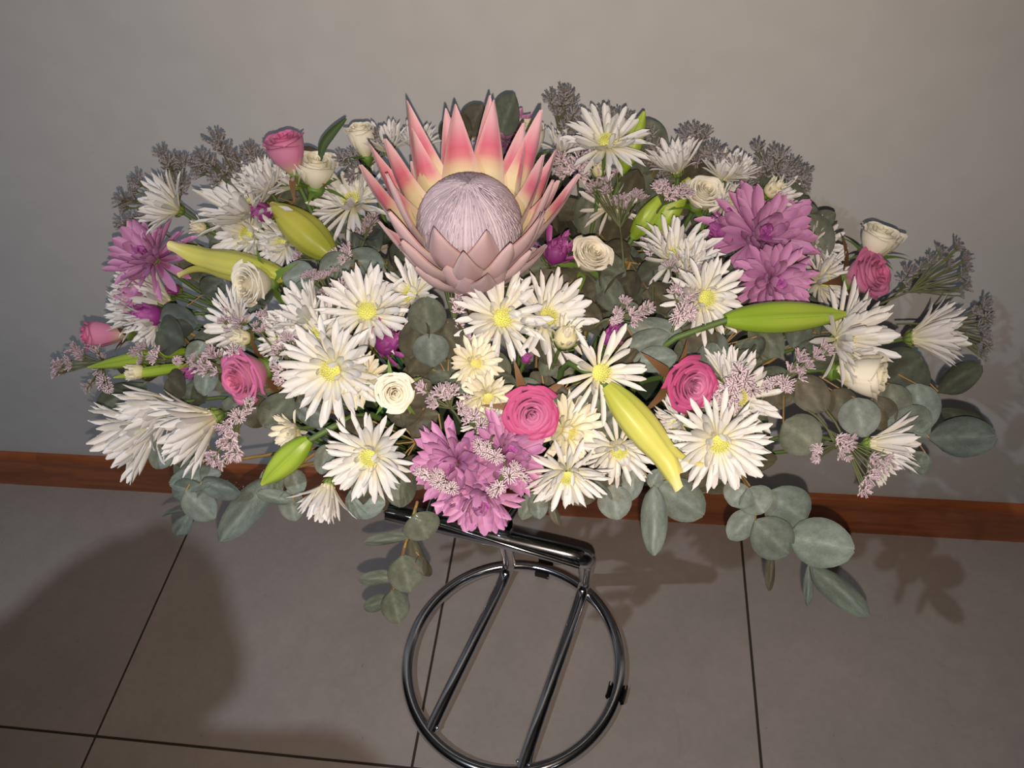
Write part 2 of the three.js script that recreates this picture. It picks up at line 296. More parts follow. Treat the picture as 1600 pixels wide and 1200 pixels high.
const GREENBUD = [[0.20, 0.33, 0.03], [0.32, 0.46, 0.06], [0.17, 0.30, 0.03], [0.45, 0.50, 0.10]], YELLOWBUD = [[0.38, 0.44, 0.07], [0.57, 0.58, 0.15], [0.36, 0.40, 0.07], [0.74, 0.70, 0.40]], OLIVEBUD = [[0.26, 0.30, 0.04], [0.48, 0.48, 0.09], [0.24, 0.27, 0.04], [0.66, 0.62, 0.28]];
const budKinds = { green: tepalGeo(GREENBUD, 0, 1.06), yellow: tepalGeo(YELLOWBUD, 0.5, 1.06), olive: tepalGeo(OLIVEBUD, 0, 1.06) };
const budCore = (c) => tint(new THREE.LatheGeometry(Array.from({ length: 16 }, (_, i) => { const u = i / 15 * 0.93; return new THREE.Vector2(0.475 * Math.pow(Math.sin(Math.PI * Math.pow(u * 0.93 + 0.055, 0.86)), 0.75), u); }), 16), c);
const budCores = { green: budCore([0.22, 0.36, 0.04]), yellow: budCore([0.62, 0.58, 0.22]), olive: budCore([0.34, 0.36, 0.06]) };
function lily(label, kind, bx, by, tx, ty, w, o = {}) {
  const d0 = moundDepth(bx, by) + (o.dd || 0), A = point(bx, by, d0), Bt = point(tx, ty, d0 + (o.tip ?? (moundDepth(tx, ty) - moundDepth(bx, by)) * 0.6)), n = Bt.clone().sub(A), L = n.length(); n.normalize();
  const g = thing('lily_bud', label, 'flower bud', A, 'lily buds in the flower spray'), W = w * d0 / FOCAL; stand(g, n, o.spin ?? rr(0, 6.28)); g.updateMatrixWorld(true);
  for (let k = 0; k < 3; k++) { const m = part(g, 'tepal', budKinds[kind], budMat); m.scale.set(W, L, W); m.rotation.y = k * 2.0944; }
  part(g, 'inner_tepals', budCores[kind], budMat).scale.set(W, L, W);
  stemFor(g, A, n, 0.0032, stemMat, 1, -0.004); return g;
}

// ---------------------------------------------------------------- eucalyptus
const leafGeos = [[0.0, 0.10, 0.5], [0.25, 0.16, 0.46], [-0.3, 0.08, 0.52], [0.5, 0.2, 0.44]].map(([bend, fold, wide]) => sheet(10, 8, (u, v) => {
  const hw = 0.5 * Math.pow(Math.sin(Math.PI * Math.pow(u * 0.985 + 0.008, wide + 0.42)), 0.54), a = bend * u;
  return [hw * v, (bend ? (1 - Math.cos(a)) / bend : 0) + fold * hw * v * v + 0.012 * Math.sin(7 * u + 5 * v), bend ? Math.sin(a) / bend : u];
}, (u, v) => { const rib = Math.exp(-((v / 0.05) ** 2)) * 0.5 * (1 - u * 0.6), vein = 0.06 * Math.max(0, Math.sin(26 * (u - Math.abs(v) * 0.35))), edge = 0.25 * smooth(0.86, 1, Math.abs(v)); const k = 1 + rib + vein - edge; return [k, k * 1.0, k * 0.97]; }));
const flakes = (() => { const list = []; for (let k = 0; k < 55; k++) { const g = new THREE.OctahedronGeometry(0.006 + 0.006 * rnd(), 0); g.scale(1, 0.4, 1); const u = rr(0.12, 0.92), hw = 0.42 * Math.sin(Math.PI * u); g.translate(rr(-hw, hw) * 0.7, 0.02, u); list.push(g); } return mergeGeometries(list); })();
// leaves: [base x, base y, tip x, tip y, width, roll, tone, glitter] in pixels; a sprig is its leaves plus the stem they share
function sprig(label, root, leaves, o = {}) {
  const dAt = (x, y) => moundDepth(x, y) + (o.dd ?? 0.015), P = point(root[0], root[1], dAt(root[0], root[1])), g = thing('eucalyptus_sprig', label, 'leaf sprig', P, 'eucalyptus sprigs in the flower spray');
  g.updateMatrixWorld(true); const loc = (p) => p.clone().sub(P), nodes = [P];
  leaves.forEach(([bx, by, tx, ty, w, roll = 0, tone = 0, shiny = 0], i) => {
    const d = dAt(bx, by) - i * 0.0022, A = point(bx, by, d), Bt = point(tx, ty, dAt(tx, ty) - i * 0.0022 + rr(-0.006, 0.006)), z = Bt.clone().sub(A), L = z.length(); z.normalize();
    const v = EYE.clone().sub(A).normalize(), x0 = v.clone().cross(z).normalize(), y0 = z.clone().cross(x0), t = roll * RAD, x = x0.clone().multiplyScalar(Math.cos(t)).addScaledVector(y0, Math.sin(t)), y = z.clone().cross(x);
    const W = w * d / FOCAL / Math.max(0.35, Math.cos(t)), m = part(g, 'leaf', leafGeos[(i + bx) % 4 | 0], leafMats[tone]); basis(m, x, y, z, loc(A), [W, L * 0.9, L]);
    if (shiny) { const f = part(m, 'glitter', flakes, flakeMat); f.userData.kind = 'stuff'; }
    nodes.push(A);
  });
  const far = nodes.slice(1).sort((a, b) => a.distanceTo(P) - b.distanceTo(P)), stems = [], spine = [P], gap = 0.012;
  for (const q of far) if (q.distanceTo(spine[spine.length - 1]) > gap) spine.push(q);
  const back = EYE.clone().sub(P).normalize().multiplyScalar(-0.006);
  const end = spine[spine.length - 1].clone().add(back), whole = [0, 0.35, 0.7, 1].map((t) => loc(P.clone().lerp(end, t).addScaledVector(back, 1 - t)));
  stems.push(tube(whole, 0.0017, 6, 10));
  for (const q of far) { let best = null, bd = 1e9; for (let t = 0; t <= 1; t += 0.05) { const c = P.clone().lerp(end, t).add(back); if (c.distanceTo(q) < bd) { bd = c.distanceTo(q); best = c; } } if (bd > 0.002) stems.push(tube([loc(best), loc(best.clone().lerp(q, 0.5).addScaledVector(back, 0.2)), loc(q)], 0.0009, 5, 4)); }
  part(g, 'stem', mergeGeometries(stems), woodyMat);
  const tail = FOAM.clone().add(V(clamp((P.x - FOAM.x) * 0.5, -0.21, 0.21), 0, 0)); if (!o.free) part(g, 'stalk', tube([loc(P), loc(P.clone().lerp(tail, 0.5).add(V(0, 0.01, 0))), loc(tail)], 0.002, 6, 8), woodyMat);
  return g;
}
// foliage packed behind the heads, deeper in the mound
function packed(label, cx, cy, spread, count, dd, tones) {
  const list = [];
  for (let k = 0; k < count; k++) { const a = k * GOLD + rnd(), r = spread * Math.sqrt((k + 0.4) / count), x = cx + r * Math.cos(a) * 1.25, y = cy + r * Math.sin(a) * 0.85, b = rr(0, 6.28), L = rr(46, 72); list.push([x, y, x + L * Math.cos(b), y + L * Math.sin(b), rr(36, 54), rr(-35, 35), tones[Math.floor(rnd() * tones.length)]]); }
  return sprig(label, [cx, cy], list, { dd });
}

// ---------------------------------------------------------------- statice
function clusterGeo(k, dusky) {
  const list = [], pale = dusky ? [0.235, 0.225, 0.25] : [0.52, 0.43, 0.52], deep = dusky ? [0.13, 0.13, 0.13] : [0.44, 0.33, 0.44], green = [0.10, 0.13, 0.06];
  const add = (g, c) => { g.deleteAttribute('uv'); list.push(tint(g.index ? g.toNonIndexed() : g, c)); };
  for (let s = 0; s < 8; s++) {                              // one-sided spikes of small cups on short branchlets
    const a = s / 8 * 6.283 + k, lean = 0.5 + 0.5 * hash(s, k), dir = V(Math.cos(a) * lean, 1 - lean * 0.35, Math.sin(a) * lean).normalize(), side = dir.clone().cross(V(0.3, 1, 0.2)).normalize(), L = 0.75 + 0.3 * hash(k, s + 9);
    add(new THREE.TubeGeometry(new THREE.CatmullRomCurve3([V(0, -0.1, 0), dir.clone().multiplyScalar(L * 0.5), dir.clone().multiplyScalar(L)]), 4, 0.03, 4), green);
    for (let f = 0; f < 11; f++) for (const w of [-1, 1]) {
      const p = dir.clone().multiplyScalar(L * (0.3 + 0.72 * f / 10)), up = V(rr(-0.3, 0.3), 1, rr(-0.3, 0.3)).addScaledVector(side, w * 0.75).normalize(), q = new THREE.Quaternion().setFromUnitVectors(V(0, 1, 0), up);
      const cup = new THREE.ConeGeometry(0.044, 0.15, 5, 1, true); cup.rotateX(Math.PI); cup.translate(0, 0.075, 0); cup.applyQuaternion(q); cup.translate(p.x, p.y, p.z); add(cup, mixc(deep, pale, rnd()));
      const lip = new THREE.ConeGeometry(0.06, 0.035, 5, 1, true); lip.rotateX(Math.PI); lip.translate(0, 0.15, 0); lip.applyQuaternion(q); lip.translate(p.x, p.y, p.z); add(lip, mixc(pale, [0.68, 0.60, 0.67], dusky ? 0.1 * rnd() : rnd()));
    }
  }
  return mergeGeometries(list);
}
const clusters = [[0, 1, 2, 3].map((k) => clusterGeo(k, false)), [0, 1, 2, 3].map((k) => clusterGeo(k + 5, true))];
function statice(label, root, heads, o = {}) {             // heads: [x, y, radius] in pixels
  const dd = o.dd ?? -0.012, dAt = (x, y) => moundDepth(x, y) + dd, d0 = dAt(root[0], root[1]) + (o.rootBack ?? 0.03), P = point(root[0], root[1], d0), g = thing('statice_spray', label, 'flower spray', P, 'statice sprays in the flower spray'), stems = [];
  const c = [heads.reduce((s, h) => s + h[0], 0) / heads.length, heads.reduce((s, h) => s + h[1], 0) / heads.length], fork = point(mix(root[0], c[0], 0.55), mix(root[1], c[1], 0.55), mix(d0, dAt(...c), 0.6)), thick = o.thick ?? 0.0009;
  stems.push(tube([V(0, 0, 0), fork.clone().sub(P).multiplyScalar(0.5).add(V(0, 0.003, 0)), fork.clone().sub(P)], thick * 1.4, 5, 6));
  heads.flatMap(([x, y, r]) => o.lone ? [[x, y, r], [x + rr(-0.6, 0.6) * r, y + rr(0.2, 0.9) * r, r * 0.7]] : [[x, y, r], [x + rr(-0.9, 0.9) * r, y + rr(-0.9, 0.9) * r, r * 0.8], [x + rr(-1, 1) * r, y + rr(-1, 1) * r, r * 0.7]]).forEach(([x, y, r], i) => {
    const H0 = point(x, y, dAt(x, y) + rr(-0.008, 0.008)), R = r * d0 / FOCAL, dir = H0.clone().sub(fork); if (dir.length() < 0.004) dir.copy(H0).sub(P); dir.normalize();
    const up = dir.lerp(EYE.clone().sub(H0).normalize(), o.front ?? 0.25).add(V(0, 0.25, 0)).normalize(), base = H0.clone().addScaledVector(up, -R * 0.55), m = part(g, 'flower_cluster', clusters[o.dusky ? 1 : 0][(i + Math.round(x)) % 4], statMat);
    m.userData.kind = 'stuff'; m.position.copy(base).sub(P); m.quaternion.setFromUnitVectors(V(0, 1, 0), up); m.rotateY(rr(0, 6.28)); m.scale.setScalar(R * 1.3);
    const knee = fork.clone().lerp(base, 0.6).addScaledVector(up, -R * 0.3); stems.push(tube([fork.clone().sub(P), knee.sub(P), base.clone().sub(P), H0.clone().sub(P)], thick, 5, 6));
  });
  part(g, 'stem', mergeGeometries(stems), statStemMat); return g;
}

// ---------------------------------------------------------------- ceiling lamps
for (const L of LAMPS) {
  const g = thing('ceiling_lamp', L.label, 'lamp', V(...L.at), 'recessed ceiling lamps');
  const housing = part(g, 'trim_ring', new THREE.TorusGeometry(0.075, 0.012, 12, 40), std({ color: 0xd8d8d8, roughness: 0.4 })); housing.rotation.x = Math.PI / 2; housing.position.y = H - L.at[1] - 0.008;
  const glow = part(g, 'diffuser', new THREE.CylinderGeometry(0.066, 0.066, 0.012, 36), std({ color: 0xffffff, emissive: new THREE.Color().setRGB(...L.color), emissiveIntensity: 1.5 })); glow.position.y = H - L.at[1] - 0.006;
  const l = new THREE.SpotLight(new THREE.Color().setRGB(...L.color), L.intensity, 0, 64 * RAD, 0.75); l.castShadow = true; l.shadow.radius = 0.7; l.position.y = 0; l.target.position.set(0, -1, 0); g.add(l, l.target);
}

// ---------------------------------------------------------------- chrome stand
const chrome = std({ color: new THREE.Color().setRGB(0.68, 0.70, 0.74), metalness: 1, roughness: 0.14 });
const rubber = std({ color: new THREE.Color().setRGB(0.012, 0.012, 0.014), roughness: 0.55 });
{
  const C = V(0.757, 0.0145, 0.352), R = 0.2, r = 0.0122, S = thing('flower_stand', 'chrome tubular stand with a round floor ring holding up the flowers', 'stand', V(C.x, 0, C.z));
  const L = (p) => p.clone().sub(S.position), onRing = (p) => { const a = Math.atan2(p.z - C.z, p.x - C.x); return V(C.x + R * Math.cos(a), C.y, C.z + R * Math.sin(a)); };
  const ring = part(S, 'base_ring', new THREE.TorusGeometry(R, r, 20, 120), chrome); ring.rotation.x = Math.PI / 2; ring.position.y = C.y;
  const floorAt = (px, py, y) => { const q = point(px, py, 1).sub(EYE), t = (y - EYE.y) / q.y; return EYE.clone().addScaledVector(q, t); };
  const y0 = C.y + 0.003, f1 = onRing(floorAt(688, 1132, C.y)), f2 = onRing(floorAt(812, 1182, C.y)), b1 = floorAt(796, 880, y0 + 0.02), b2 = floorAt(915, 906, y0 + 0.02), t1 = point(786, 818, 0.99), t2 = point(917, 873, 0.99), left = point(606, 800, 1.03);
  const bar = (f, b, t, extra) => {
    const u = b.clone().sub(f).setY(0).normalize(), up = t.clone().sub(b).normalize(), p = [];
    p.push(f.clone().addScaledVector(u, 0.004), f.clone().addScaledVector(u, 0.08).setY(y0 + 0.002), f.clone().lerp(b, 0.5).setY(y0 + 0.002), b.clone().addScaledVector(u, -0.05).setY(y0 + 0.003), b.clone().addScaledVector(u, -0.018).setY(y0 + 0.009), b.clone().addScaledVector(up, 0.012), b.clone().addScaledVector(up, 0.06), b.clone().lerp(t, 0.5), t.clone().addScaledVector(up, -0.03));
    p.push(...extra.map((x) => x)); return new THREE.TubeGeometry(new THREE.CatmullRomCurve3(p.map(L), false, 'catmullrom', 0.35), 160, r, 18);
  };
  const along = left.clone().sub(t2).normalize(), up2 = t2.clone().sub(b2).normalize();
  part(S, 'post', bar(f1, b1, t1, [t1]), chrome);
  part(S, 'post', bar(f2, b2, t2, [t2.clone().addScaledVector(up2, -0.006).addScaledVector(along, 0.006), t2.clone().addScaledVector(along, 0.03), t2.clone().lerp(left, 0.5), left]), chrome);
  const drop = part(S, 'strut', new THREE.TubeGeometry(new THREE.CatmullRomCurve3([left, left.clone().add(V(-0.002, -0.05, -0.03)), left.clone().add(V(-0.002, -0.075, -0.05))].map(L)), 12, 0.005, 10), chrome);
  part(S, 'brace_rod', new THREE.TubeGeometry(new THREE.CatmullRomCurve3([point(650, 806, 0.985), point(790, 851, 0.965), point(905, 886, 0.965)].map(L)), 20, 0.0032, 10), chrome);
  for (const [q, x] of [[0.2, 0.72], [0.55, 0.86]]) part(S, 'bracket', new THREE.TubeGeometry(new THREE.CatmullRomCurve3([left.clone().lerp(t2, q), left.clone().lerp(t2, q).lerp(V(x, 0.64, 0.33), 0.5), V(x, 0.638, 0.33)].map(L)), 12, 0.005, 10), chrome);
  const bead = (p, dir, n) => { const list = []; for (let k = 0; k < n; k++) { const s = new THREE.SphereGeometry(0.0034, 8, 6); s.scale(1, 0.8, 1); const q = p.clone().addScaledVector(dir, (k - (n - 1) / 2) * 0.0042).add(V(0, 0.007 + 0.0015 * (k % 2), 0)).sub(S.position); s.translate(q.x, q.y, q.z); list.push(s); } return mergeGeometries(list); };
  for (const [f, b] of [[f1, b1], [f2, b2]]) { const u = b.clone().sub(f).setY(0).normalize(); part(S, 'weld_bead', bead(f.clone().addScaledVector(u, 0.014), V(-u.z, 0, u.x), 6), chrome); }
  for (const [px, py] of [[849, 890], [964, 1082]]) {        // plastic saddle feet clipped under the ring
    const q = floorAt(px, py, C.y), a = Math.atan2(q.z - C.z, q.x - C.x), shell = (k) => (u, v) => { const w = (u - 0.5) * 2 * 2.15, aa = a + v * 0.072, rad = R + (r + k) * Math.sin(w); return [rad * Math.cos(aa), -(r + k) * Math.cos(w), rad * Math.sin(aa)]; };
    const m = part(S, 'rubber_foot', mergeGeometries([sheet(24, 6, shell(0.0004)), sheet(24, 6, shell(0.0055))]), rubber); m.position.y = C.y;
  }
}
// ---------------------------------------------------------------- tray and wet foam under the flowers
{
  const t = thing('flower_tray', 'dark green plastic tray of florist foam hidden under the flowers', 'tray', V(FOAM.x, 0.645, 0.325)), w = 0.42, dz = 0.14;
  const green = std({ color: new THREE.Color().setRGB(0.012, 0.03, 0.02), roughness: 0.5 }), foam = std({ color: new THREE.Color().setRGB(0.02, 0.04, 0.02), roughness: 0.95 });
  const outer = new RoundedBoxGeometry(w, 0.028, dz, 3, 0.012); outer.translate(0, 0.014, 0); part(t, 'tray_body', outer, green);
  const f = new RoundedBoxGeometry(w - 0.04, 0.07, dz - 0.03, 3, 0.02); f.translate(0, 0.055, 0); part(t, 'foam_block', f, foam);
  const tape = std({ color: new THREE.Color().setRGB(0.0, 0.16, 0.12), roughness: 0.4 });
  for (const x of [-0.15, 0.12]) { const b = new RoundedBoxGeometry(0.02, 0.074, dz - 0.024, 2, 0.004); b.translate(x, 0.0555, 0); part(t, 'tape', b, tape); }
}

// ---------------------------------------------------------------- king protea
{
  const px = 737, py = 432, d = moundDepth(px, py) - 0.015, P = point(px, py, d), n = facing(P, 92, 47), k = d / 0.8 * 0.9;
  const g = thing('king_protea', 'large king protea with pink pointed bracts around a pale woolly dome', 'flower', P); stand(g, n, 0.35); g.updateMatrixWorld(true);
  const inner = (u) => { const c = mixc([0.57, 0.52, 0.31], [0.60, 0.53, 0.35], u); return mixc(mixc(c, [0.52, 0.12, 0.20], smooth(0.56, 0.70, u)), [0.60, 0.38, 0.44], smooth(0.70, 0.93, u)); };
  const outerC = (u, v) => mixc(mixc([0.45, 0.32, 0.36], [0.54, 0.40, 0.46], smooth(0, 0.6, u)), [0.64, 0.58, 0.60], 0.7 * smooth(0.7, 1, Math.abs(v)) + 0.25 * smooth(0.85, 1, u));
  function bract(L, w, th0, th1, rim, variant, redness) {
    const curve = []; let x = 0, y = 0; for (let i = 0; i <= 24; i++) { curve.push([x, y]); const t = mix(th0, th1, i / 24) * RAD; x += Math.sin(t) * L / 24; y += Math.cos(t) * L / 24; }
    const face = (off) => (u, v) => {
      const i = Math.min(23, Math.floor(u * 24)), f = u * 24 - i, cx = mix(curve[i][0], curve[i + 1][0], f), cy = mix(curve[i][1], curve[i + 1][1], f), t = mix(th0, th1, u) * RAD;
      const hw = w * 0.5 * Math.min(1, 0.62 + 1.1 * u) * Math.pow(clamp((1 - u) / 0.50, 0.015, 1), 0.78), in_ = (v * v) * hw * 0.5 + off + 0.0012 * Math.sin(9 * u + variant * 3) * v;
      return [hw * v, cy + Math.sin(t) * in_, cx - Math.cos(t) * in_];
    };
    const a = sheet(18, 6, face(0.0008), (u, v) => mixc(mixc(outerC(u, v), inner(u), redness), [0.66, 0.50, 0.48], smooth(0.88, 1, Math.abs(v)) * 0.5)), b = sheet(18, 6, face(-0.0006), outerC);
    return mergeGeometries([a, b]);
  }
  const rows = [ // count, length, width, start angle, end angle, base radius, base height, inner colour strength
    [12, 0.168, 0.041, 37, 7, 0.022, 0.012, 1], [13, 0.170, 0.037, 40, 11, 0.024, 0.006, 0.95], [12, 0.126, 0.034, 44, 13, 0.024, 0.0, 0.55], [12, 0.106, 0.036, 48, 15, 0.023, -0.006, 0.2], [11, 0.080, 0.036, 48, 18, 0.020, -0.012, 0.1], [10, 0.056, 0.034, 46, 20, 0.016, -0.018, 0.05], [8, 0.036, 0.03, 42, 22, 0.012, -0.022, 0],
  ];
  const towards = g.worldToLocal(EYE.clone()), front = Math.atan2(towards.x, towards.z);
  rows.forEach(([c, L, w, a0, a1, r0, h0, red], row) => { const vs = [0, 1, 2].map((i) => bract(L * (0.95 + 0.05 * i) * k, w * k * (1.06 - 0.06 * i), a0 + 2 * i - 2, a1 + 3 * i - 3, 0, i, red)); for (let i = 0; i < c; i++) { const a = (i + 0.5 * (row % 2) + rr(-0.12, 0.12)) / c * 6.2832, m = part(g, 'bract', vs[(i * 2 + row) % 3], proteaMat); m.position.set(Math.sin(a) * r0 * k, h0 * k, Math.cos(a) * r0 * k); m.rotation.y = a; const q = rr(0.95, 1.05), low = 0.5 + 0.5 * Math.cos(a - front); m.scale.set(q, q * mix(1, row < 3 ? 0.79 : 0.93, low ** 1.5), q * mix(1, 1.04, low)); } });
  const dome = new THREE.SphereGeometry(0.053 * k, 40, 28); dome.translate(0, 0.07 * k, 0); part(g, 'flower_dome', tint(dome, [0.30, 0.25, 0.30]), proteaMat);
  const styles = [];
  for (let i = 0; i < 420; i++) {                           // woolly styles laid from the foot of the dome towards its crown
    const a = i * GOLD, top = 0.03 + 0.5 * rnd() * rnd(), pts = [], R = 0.0537 * k; for (let j = 0; j <= 4; j++) { const t = mix(2.1, top, j / 4), rad = R + 0.0014 * k * Math.sin(j / 4 * Math.PI) + (j === 4 ? 0.0012 : 0); pts.push(V(Math.sin(t) * Math.sin(a) * rad, 0.07 * k + Math.cos(t) * rad, Math.sin(t) * Math.cos(a) * rad)); }
    const s = new THREE.TubeGeometry(new THREE.CatmullRomCurve3(pts), 7, 0.00085 * k * rr(0.8, 1.25), 4); s.deleteAttribute('uv'); styles.push(tint(s, mixc([0.30, 0.26, 0.33], [0.52, 0.46, 0.54], rnd())));
  }
  const st = part(g, 'styles', mergeGeometries(styles), proteaMat); st.userData.kind = 'stuff';
  const cone = new THREE.CylinderGeometry(0.028 * k, 0.012 * k, 0.05 * k, 20); cone.translate(0, -0.012 * k, 0); part(g, 'receptacle', tint(cone, [0.40, 0.28, 0.28]), proteaMat);
  stemFor(g, P, n, 0.007, woodyMat, 1, 0.03);
}

// ---------------------------------------------------------------- eucalyptus
sprig('eucalyptus sprig hanging lowest below the lilac flowers, left of the chrome posts', [652, 784], [[640, 838, 568, 848, 20, 30, 2], [642, 840, 668, 892, 24, 30, 3], [650, 802, 668, 842, 60, 0, 2], [655, 868, 670, 905, 22, 25, 3], [622, 902, 556, 903, 24, 20, 2], [628, 868, 640, 922, 58, 0, 2], [610, 935, 568, 950, 26, 10, 2], [612, 922, 622, 966, 46, 0, 2]], { free: true });
sprig('grey-green eucalyptus sprig below the big white flowers at lower left, tip pointing down', [345, 722], [[268, 682, 242, 732, 42, 10, 1], [325, 690, 258, 712, 50, 15, 1], [320, 705, 262, 745, 40, 20, 2], [345, 738, 265, 757, 42, 5, 1], [315, 755, 397, 765, 34, 20, 0, 1], [313, 757, 262, 780, 42, 0, 0], [292, 796, 248, 799, 14, 50, 2], [290, 768, 338, 812, 48, 5, 0], [298, 802, 270, 846, 28, 0, 1]]);
sprig('eucalyptus sprig with glittery leaves under the short green lily bud', [462, 730], [[412, 735, 440, 770, 40, 20, 2], [455, 735, 470, 772, 34, 10, 0], [512, 694, 500, 742, 32, 10, 0], [450, 765, 462, 812, 40, 5, 0], [425, 745, 352, 836, 52, 0, 0, 1], [458, 782, 404, 776, 24, 20, 0, 1]]);
sprig('broad round eucalyptus leaves beside the white flower with the lowest yellow eye', [600, 740], [[602, 785, 535, 782, 56, 0, 1], [600, 735, 640, 776, 44, 15, 0], [560, 740, 600, 802, 44, 25, 3]]);
sprig('large-leaved eucalyptus sprig at lower right hanging over the skirting board', [1142, 722], [[1140, 732, 1214, 714, 34, 10, 3], [1132, 736, 1088, 768, 34, 30, 3], [1178, 800, 1139, 842, 42, 15, 0], [1206, 866, 1206, 920, 16, 30, 3], [1264, 880, 1262, 947, 16, 0, 0], [1266, 884, 1344, 940, 42, 20, 0], [1200, 770, 1266, 820, 76, 5, 1], [1232, 838, 1323, 856, 78, 0, 1], [1165, 758, 1142, 790, 50, 10, 0], [1170, 762, 1190, 800, 56, -10, 0], [1180, 814, 1238, 872, 70, 0, 0]]);
sprig('wide eucalyptus sprig reaching out at right under the white flowers, with round leaves', [1225, 600], [[1210, 595, 1215, 640, 56, 15, 3], [1300, 610, 1330, 655, 52, 15, 3], [1368, 620, 1380, 672, 54, 15, 3], [1245, 590, 1290, 642, 54, 5, 3], [1440, 560, 1374, 610, 78, 0, 2], [1466, 612, 1503, 582, 44, 15, 2], [1470, 640, 1534, 664, 36, 20, 2], [1446, 708, 1422, 744, 36, 0, 0], [1390, 600, 1400, 660, 56, 10, 2], [1432, 600, 1438, 682, 64, 0, 1], [1336, 622, 1350, 682, 62, 0, 0], [1224, 660, 1276, 698, 68, 0, 2], [1450, 682, 1394, 656, 78, 0, 0], [1452, 684, 1538, 682, 66, 0, 1]]);
sprig('dark eucalyptus sprig behind the large lilac bloom, two leaves against the wall', [1240, 365], [[1245, 355, 1262, 312, 52, 10, 2], [1262, 356, 1308, 332, 32, 0, 2], [1240, 360, 1268, 388, 46, 20, 2], [1240, 335, 1248, 298, 34, 30, 2]], { dd: 0.03 });
sprig('pair of upright oval eucalyptus leaves left of the large open white flower', [672, 524], [[690, 500, 715, 560, 50, 20, 3], [655, 500, 640, 560, 46, 25, 3], [671, 524, 664, 470, 62, 0, 2], [672, 522, 676, 584, 56, 0, 0]], { dd: -0.022 });
sprig('eucalyptus leaves stacked above the upper right pink rose', [985, 555], [[980, 512, 1066, 520, 42, 10, 0], [1065, 515, 1120, 545, 50, 15, 3], [975, 548, 1042, 522, 40, 5, 0], [994, 546, 964, 594, 34, 15, 3], [990, 566, 1062, 556, 42, 0, 1]], { dd: 0.012 });
sprig('blue-green eucalyptus leaves between the ivory rose and the protea', [495, 455], [[492, 425, 442, 438, 48, 10, 1], [500, 425, 545, 402, 42, 10, 0], [498, 445, 470, 480, 54, 10, 1], [495, 450, 520, 512, 66, 0, 1], [530, 470, 560, 500, 44, 20, 1]], { dd: -0.004 });
sprig('dark oval eucalyptus leaves beside the closed purple bud at left', [262, 500], [[345, 440, 312, 466, 38, 10, 0], [250, 515, 325, 545, 58, 10, 2], [320, 535, 292, 565, 32, 10, 1], [250, 502, 328, 510, 58, 0, 0], [325, 570, 320, 622, 36, 10, 1], [262, 590, 305, 620, 46, 20, 3]], { dd: -0.018 });
sprig('eucalyptus sprig with two large oval leaves below the right yellow lily bud', [1018, 752], [[992, 718, 986, 782, 36, 10, 0], [1060, 735, 1110, 760, 50, 20, 3], [1100, 735, 1128, 775, 46, 25, 3], [1017, 762, 1031, 733, 26, 0, 0], [1030, 757, 1104, 808, 66, 0, 0], [1022, 760, 1022, 862, 42, 0, 0, 1]]);
sprig('small round eucalyptus leaf and narrow leaves right of the lowest white flower', [950, 740], [[930, 735, 972, 758, 30, 15, 3], [955, 758, 966, 812, 54, 0, 0], [930, 752, 956, 784, 18, 20, 0]]);
sprig('heart-shaped eucalyptus leaf pair just right of the lilac cluster', [832, 768], [[835, 770, 815, 812, 30, 0, 0], [838, 770, 842, 812, 32, -5, 0], [857, 780, 876, 818, 16, 20, 3], [815, 720, 850, 740, 30, 20, 0]]);
packed('brownish eucalyptus packed between the protea and the white flowers at upper right', 910, 345, 55, 11, 0.03, [2, 3, 3]);
packed('eucalyptus packed under the two green lily buds at upper right', 985, 410, 60, 11, 0.035, [2, 0, 3]);
packed('eucalyptus packed left of the protea under the woolly statice', 580, 390, 55, 11, 0.035, [2, 0, 3]);
packed('eucalyptus packed under the white flowers at upper left', 430, 350, 62, 12, 0.04, [2, 3]);
packed('eucalyptus packed behind the ivory rose at left', 345, 420, 60, 11, 0.04, [0, 2]);
packed('eucalyptus packed round the soft pink rose', 400, 610, 70, 13, 0.03, [2, 3, 0]);
packed('eucalyptus packed below the protea in the centre', 700, 590, 75, 14, 0.035, [3, 2]);
packed('eucalyptus packed above the open pink rose at centre', 880, 610, 62, 12, 0.035, [3, 2]);
packed('eucalyptus packed left of the ivory rose beside the protea', 850, 440, 60, 11, 0.04, [3, 2]);
packed('eucalyptus packed between the long green lily bud and the pink rose', 1130, 540, 70, 13, 0.035, [0, 2]);
packed('eucalyptus packed behind the lilac cluster at the front', 650, 690, 80, 14, 0.03, [2, 3]);
packed('eucalyptus packed right of the lowest white flower at front', 930, 690, 70, 12, 0.04, [3, 2]);
packed('eucalyptus packed under the dense white flower at lower right', 1120, 640, 75, 13, 0.045, [2, 3]);
packed('eucalyptus packed behind the large lilac bloom', 1190, 350, 60, 11, 0.04, [2, 0]);
packed('eucalyptus packed behind the protea at the top', 740, 260, 75, 12, 0.05, [2, 3]);
packed('eucalyptus packed right of the tall green lily bud at top', 1040, 292, 60, 11, 0.045, [2, 3]);
packed('eucalyptus packed at far left between the hanging white flowers', 260, 570, 52, 9, 0.05, [2, 0]);
packed('eucalyptus packed between the yellow lily and the white flowers at left', 480, 310, 55, 10, 0.045, [2, 3]);
packed('eucalyptus packed right of the long green lily bud', 1270, 520, 45, 9, 0.04, [0, 2]);
packed('eucalyptus packed in the gap beside the closed purple bud at centre right', 930, 470, 60, 11, 0.05, [3, 2]);
packed('eucalyptus packed in the gap above the right pink rose', 1020, 470, 60, 11, 0.055, [2, 3]);

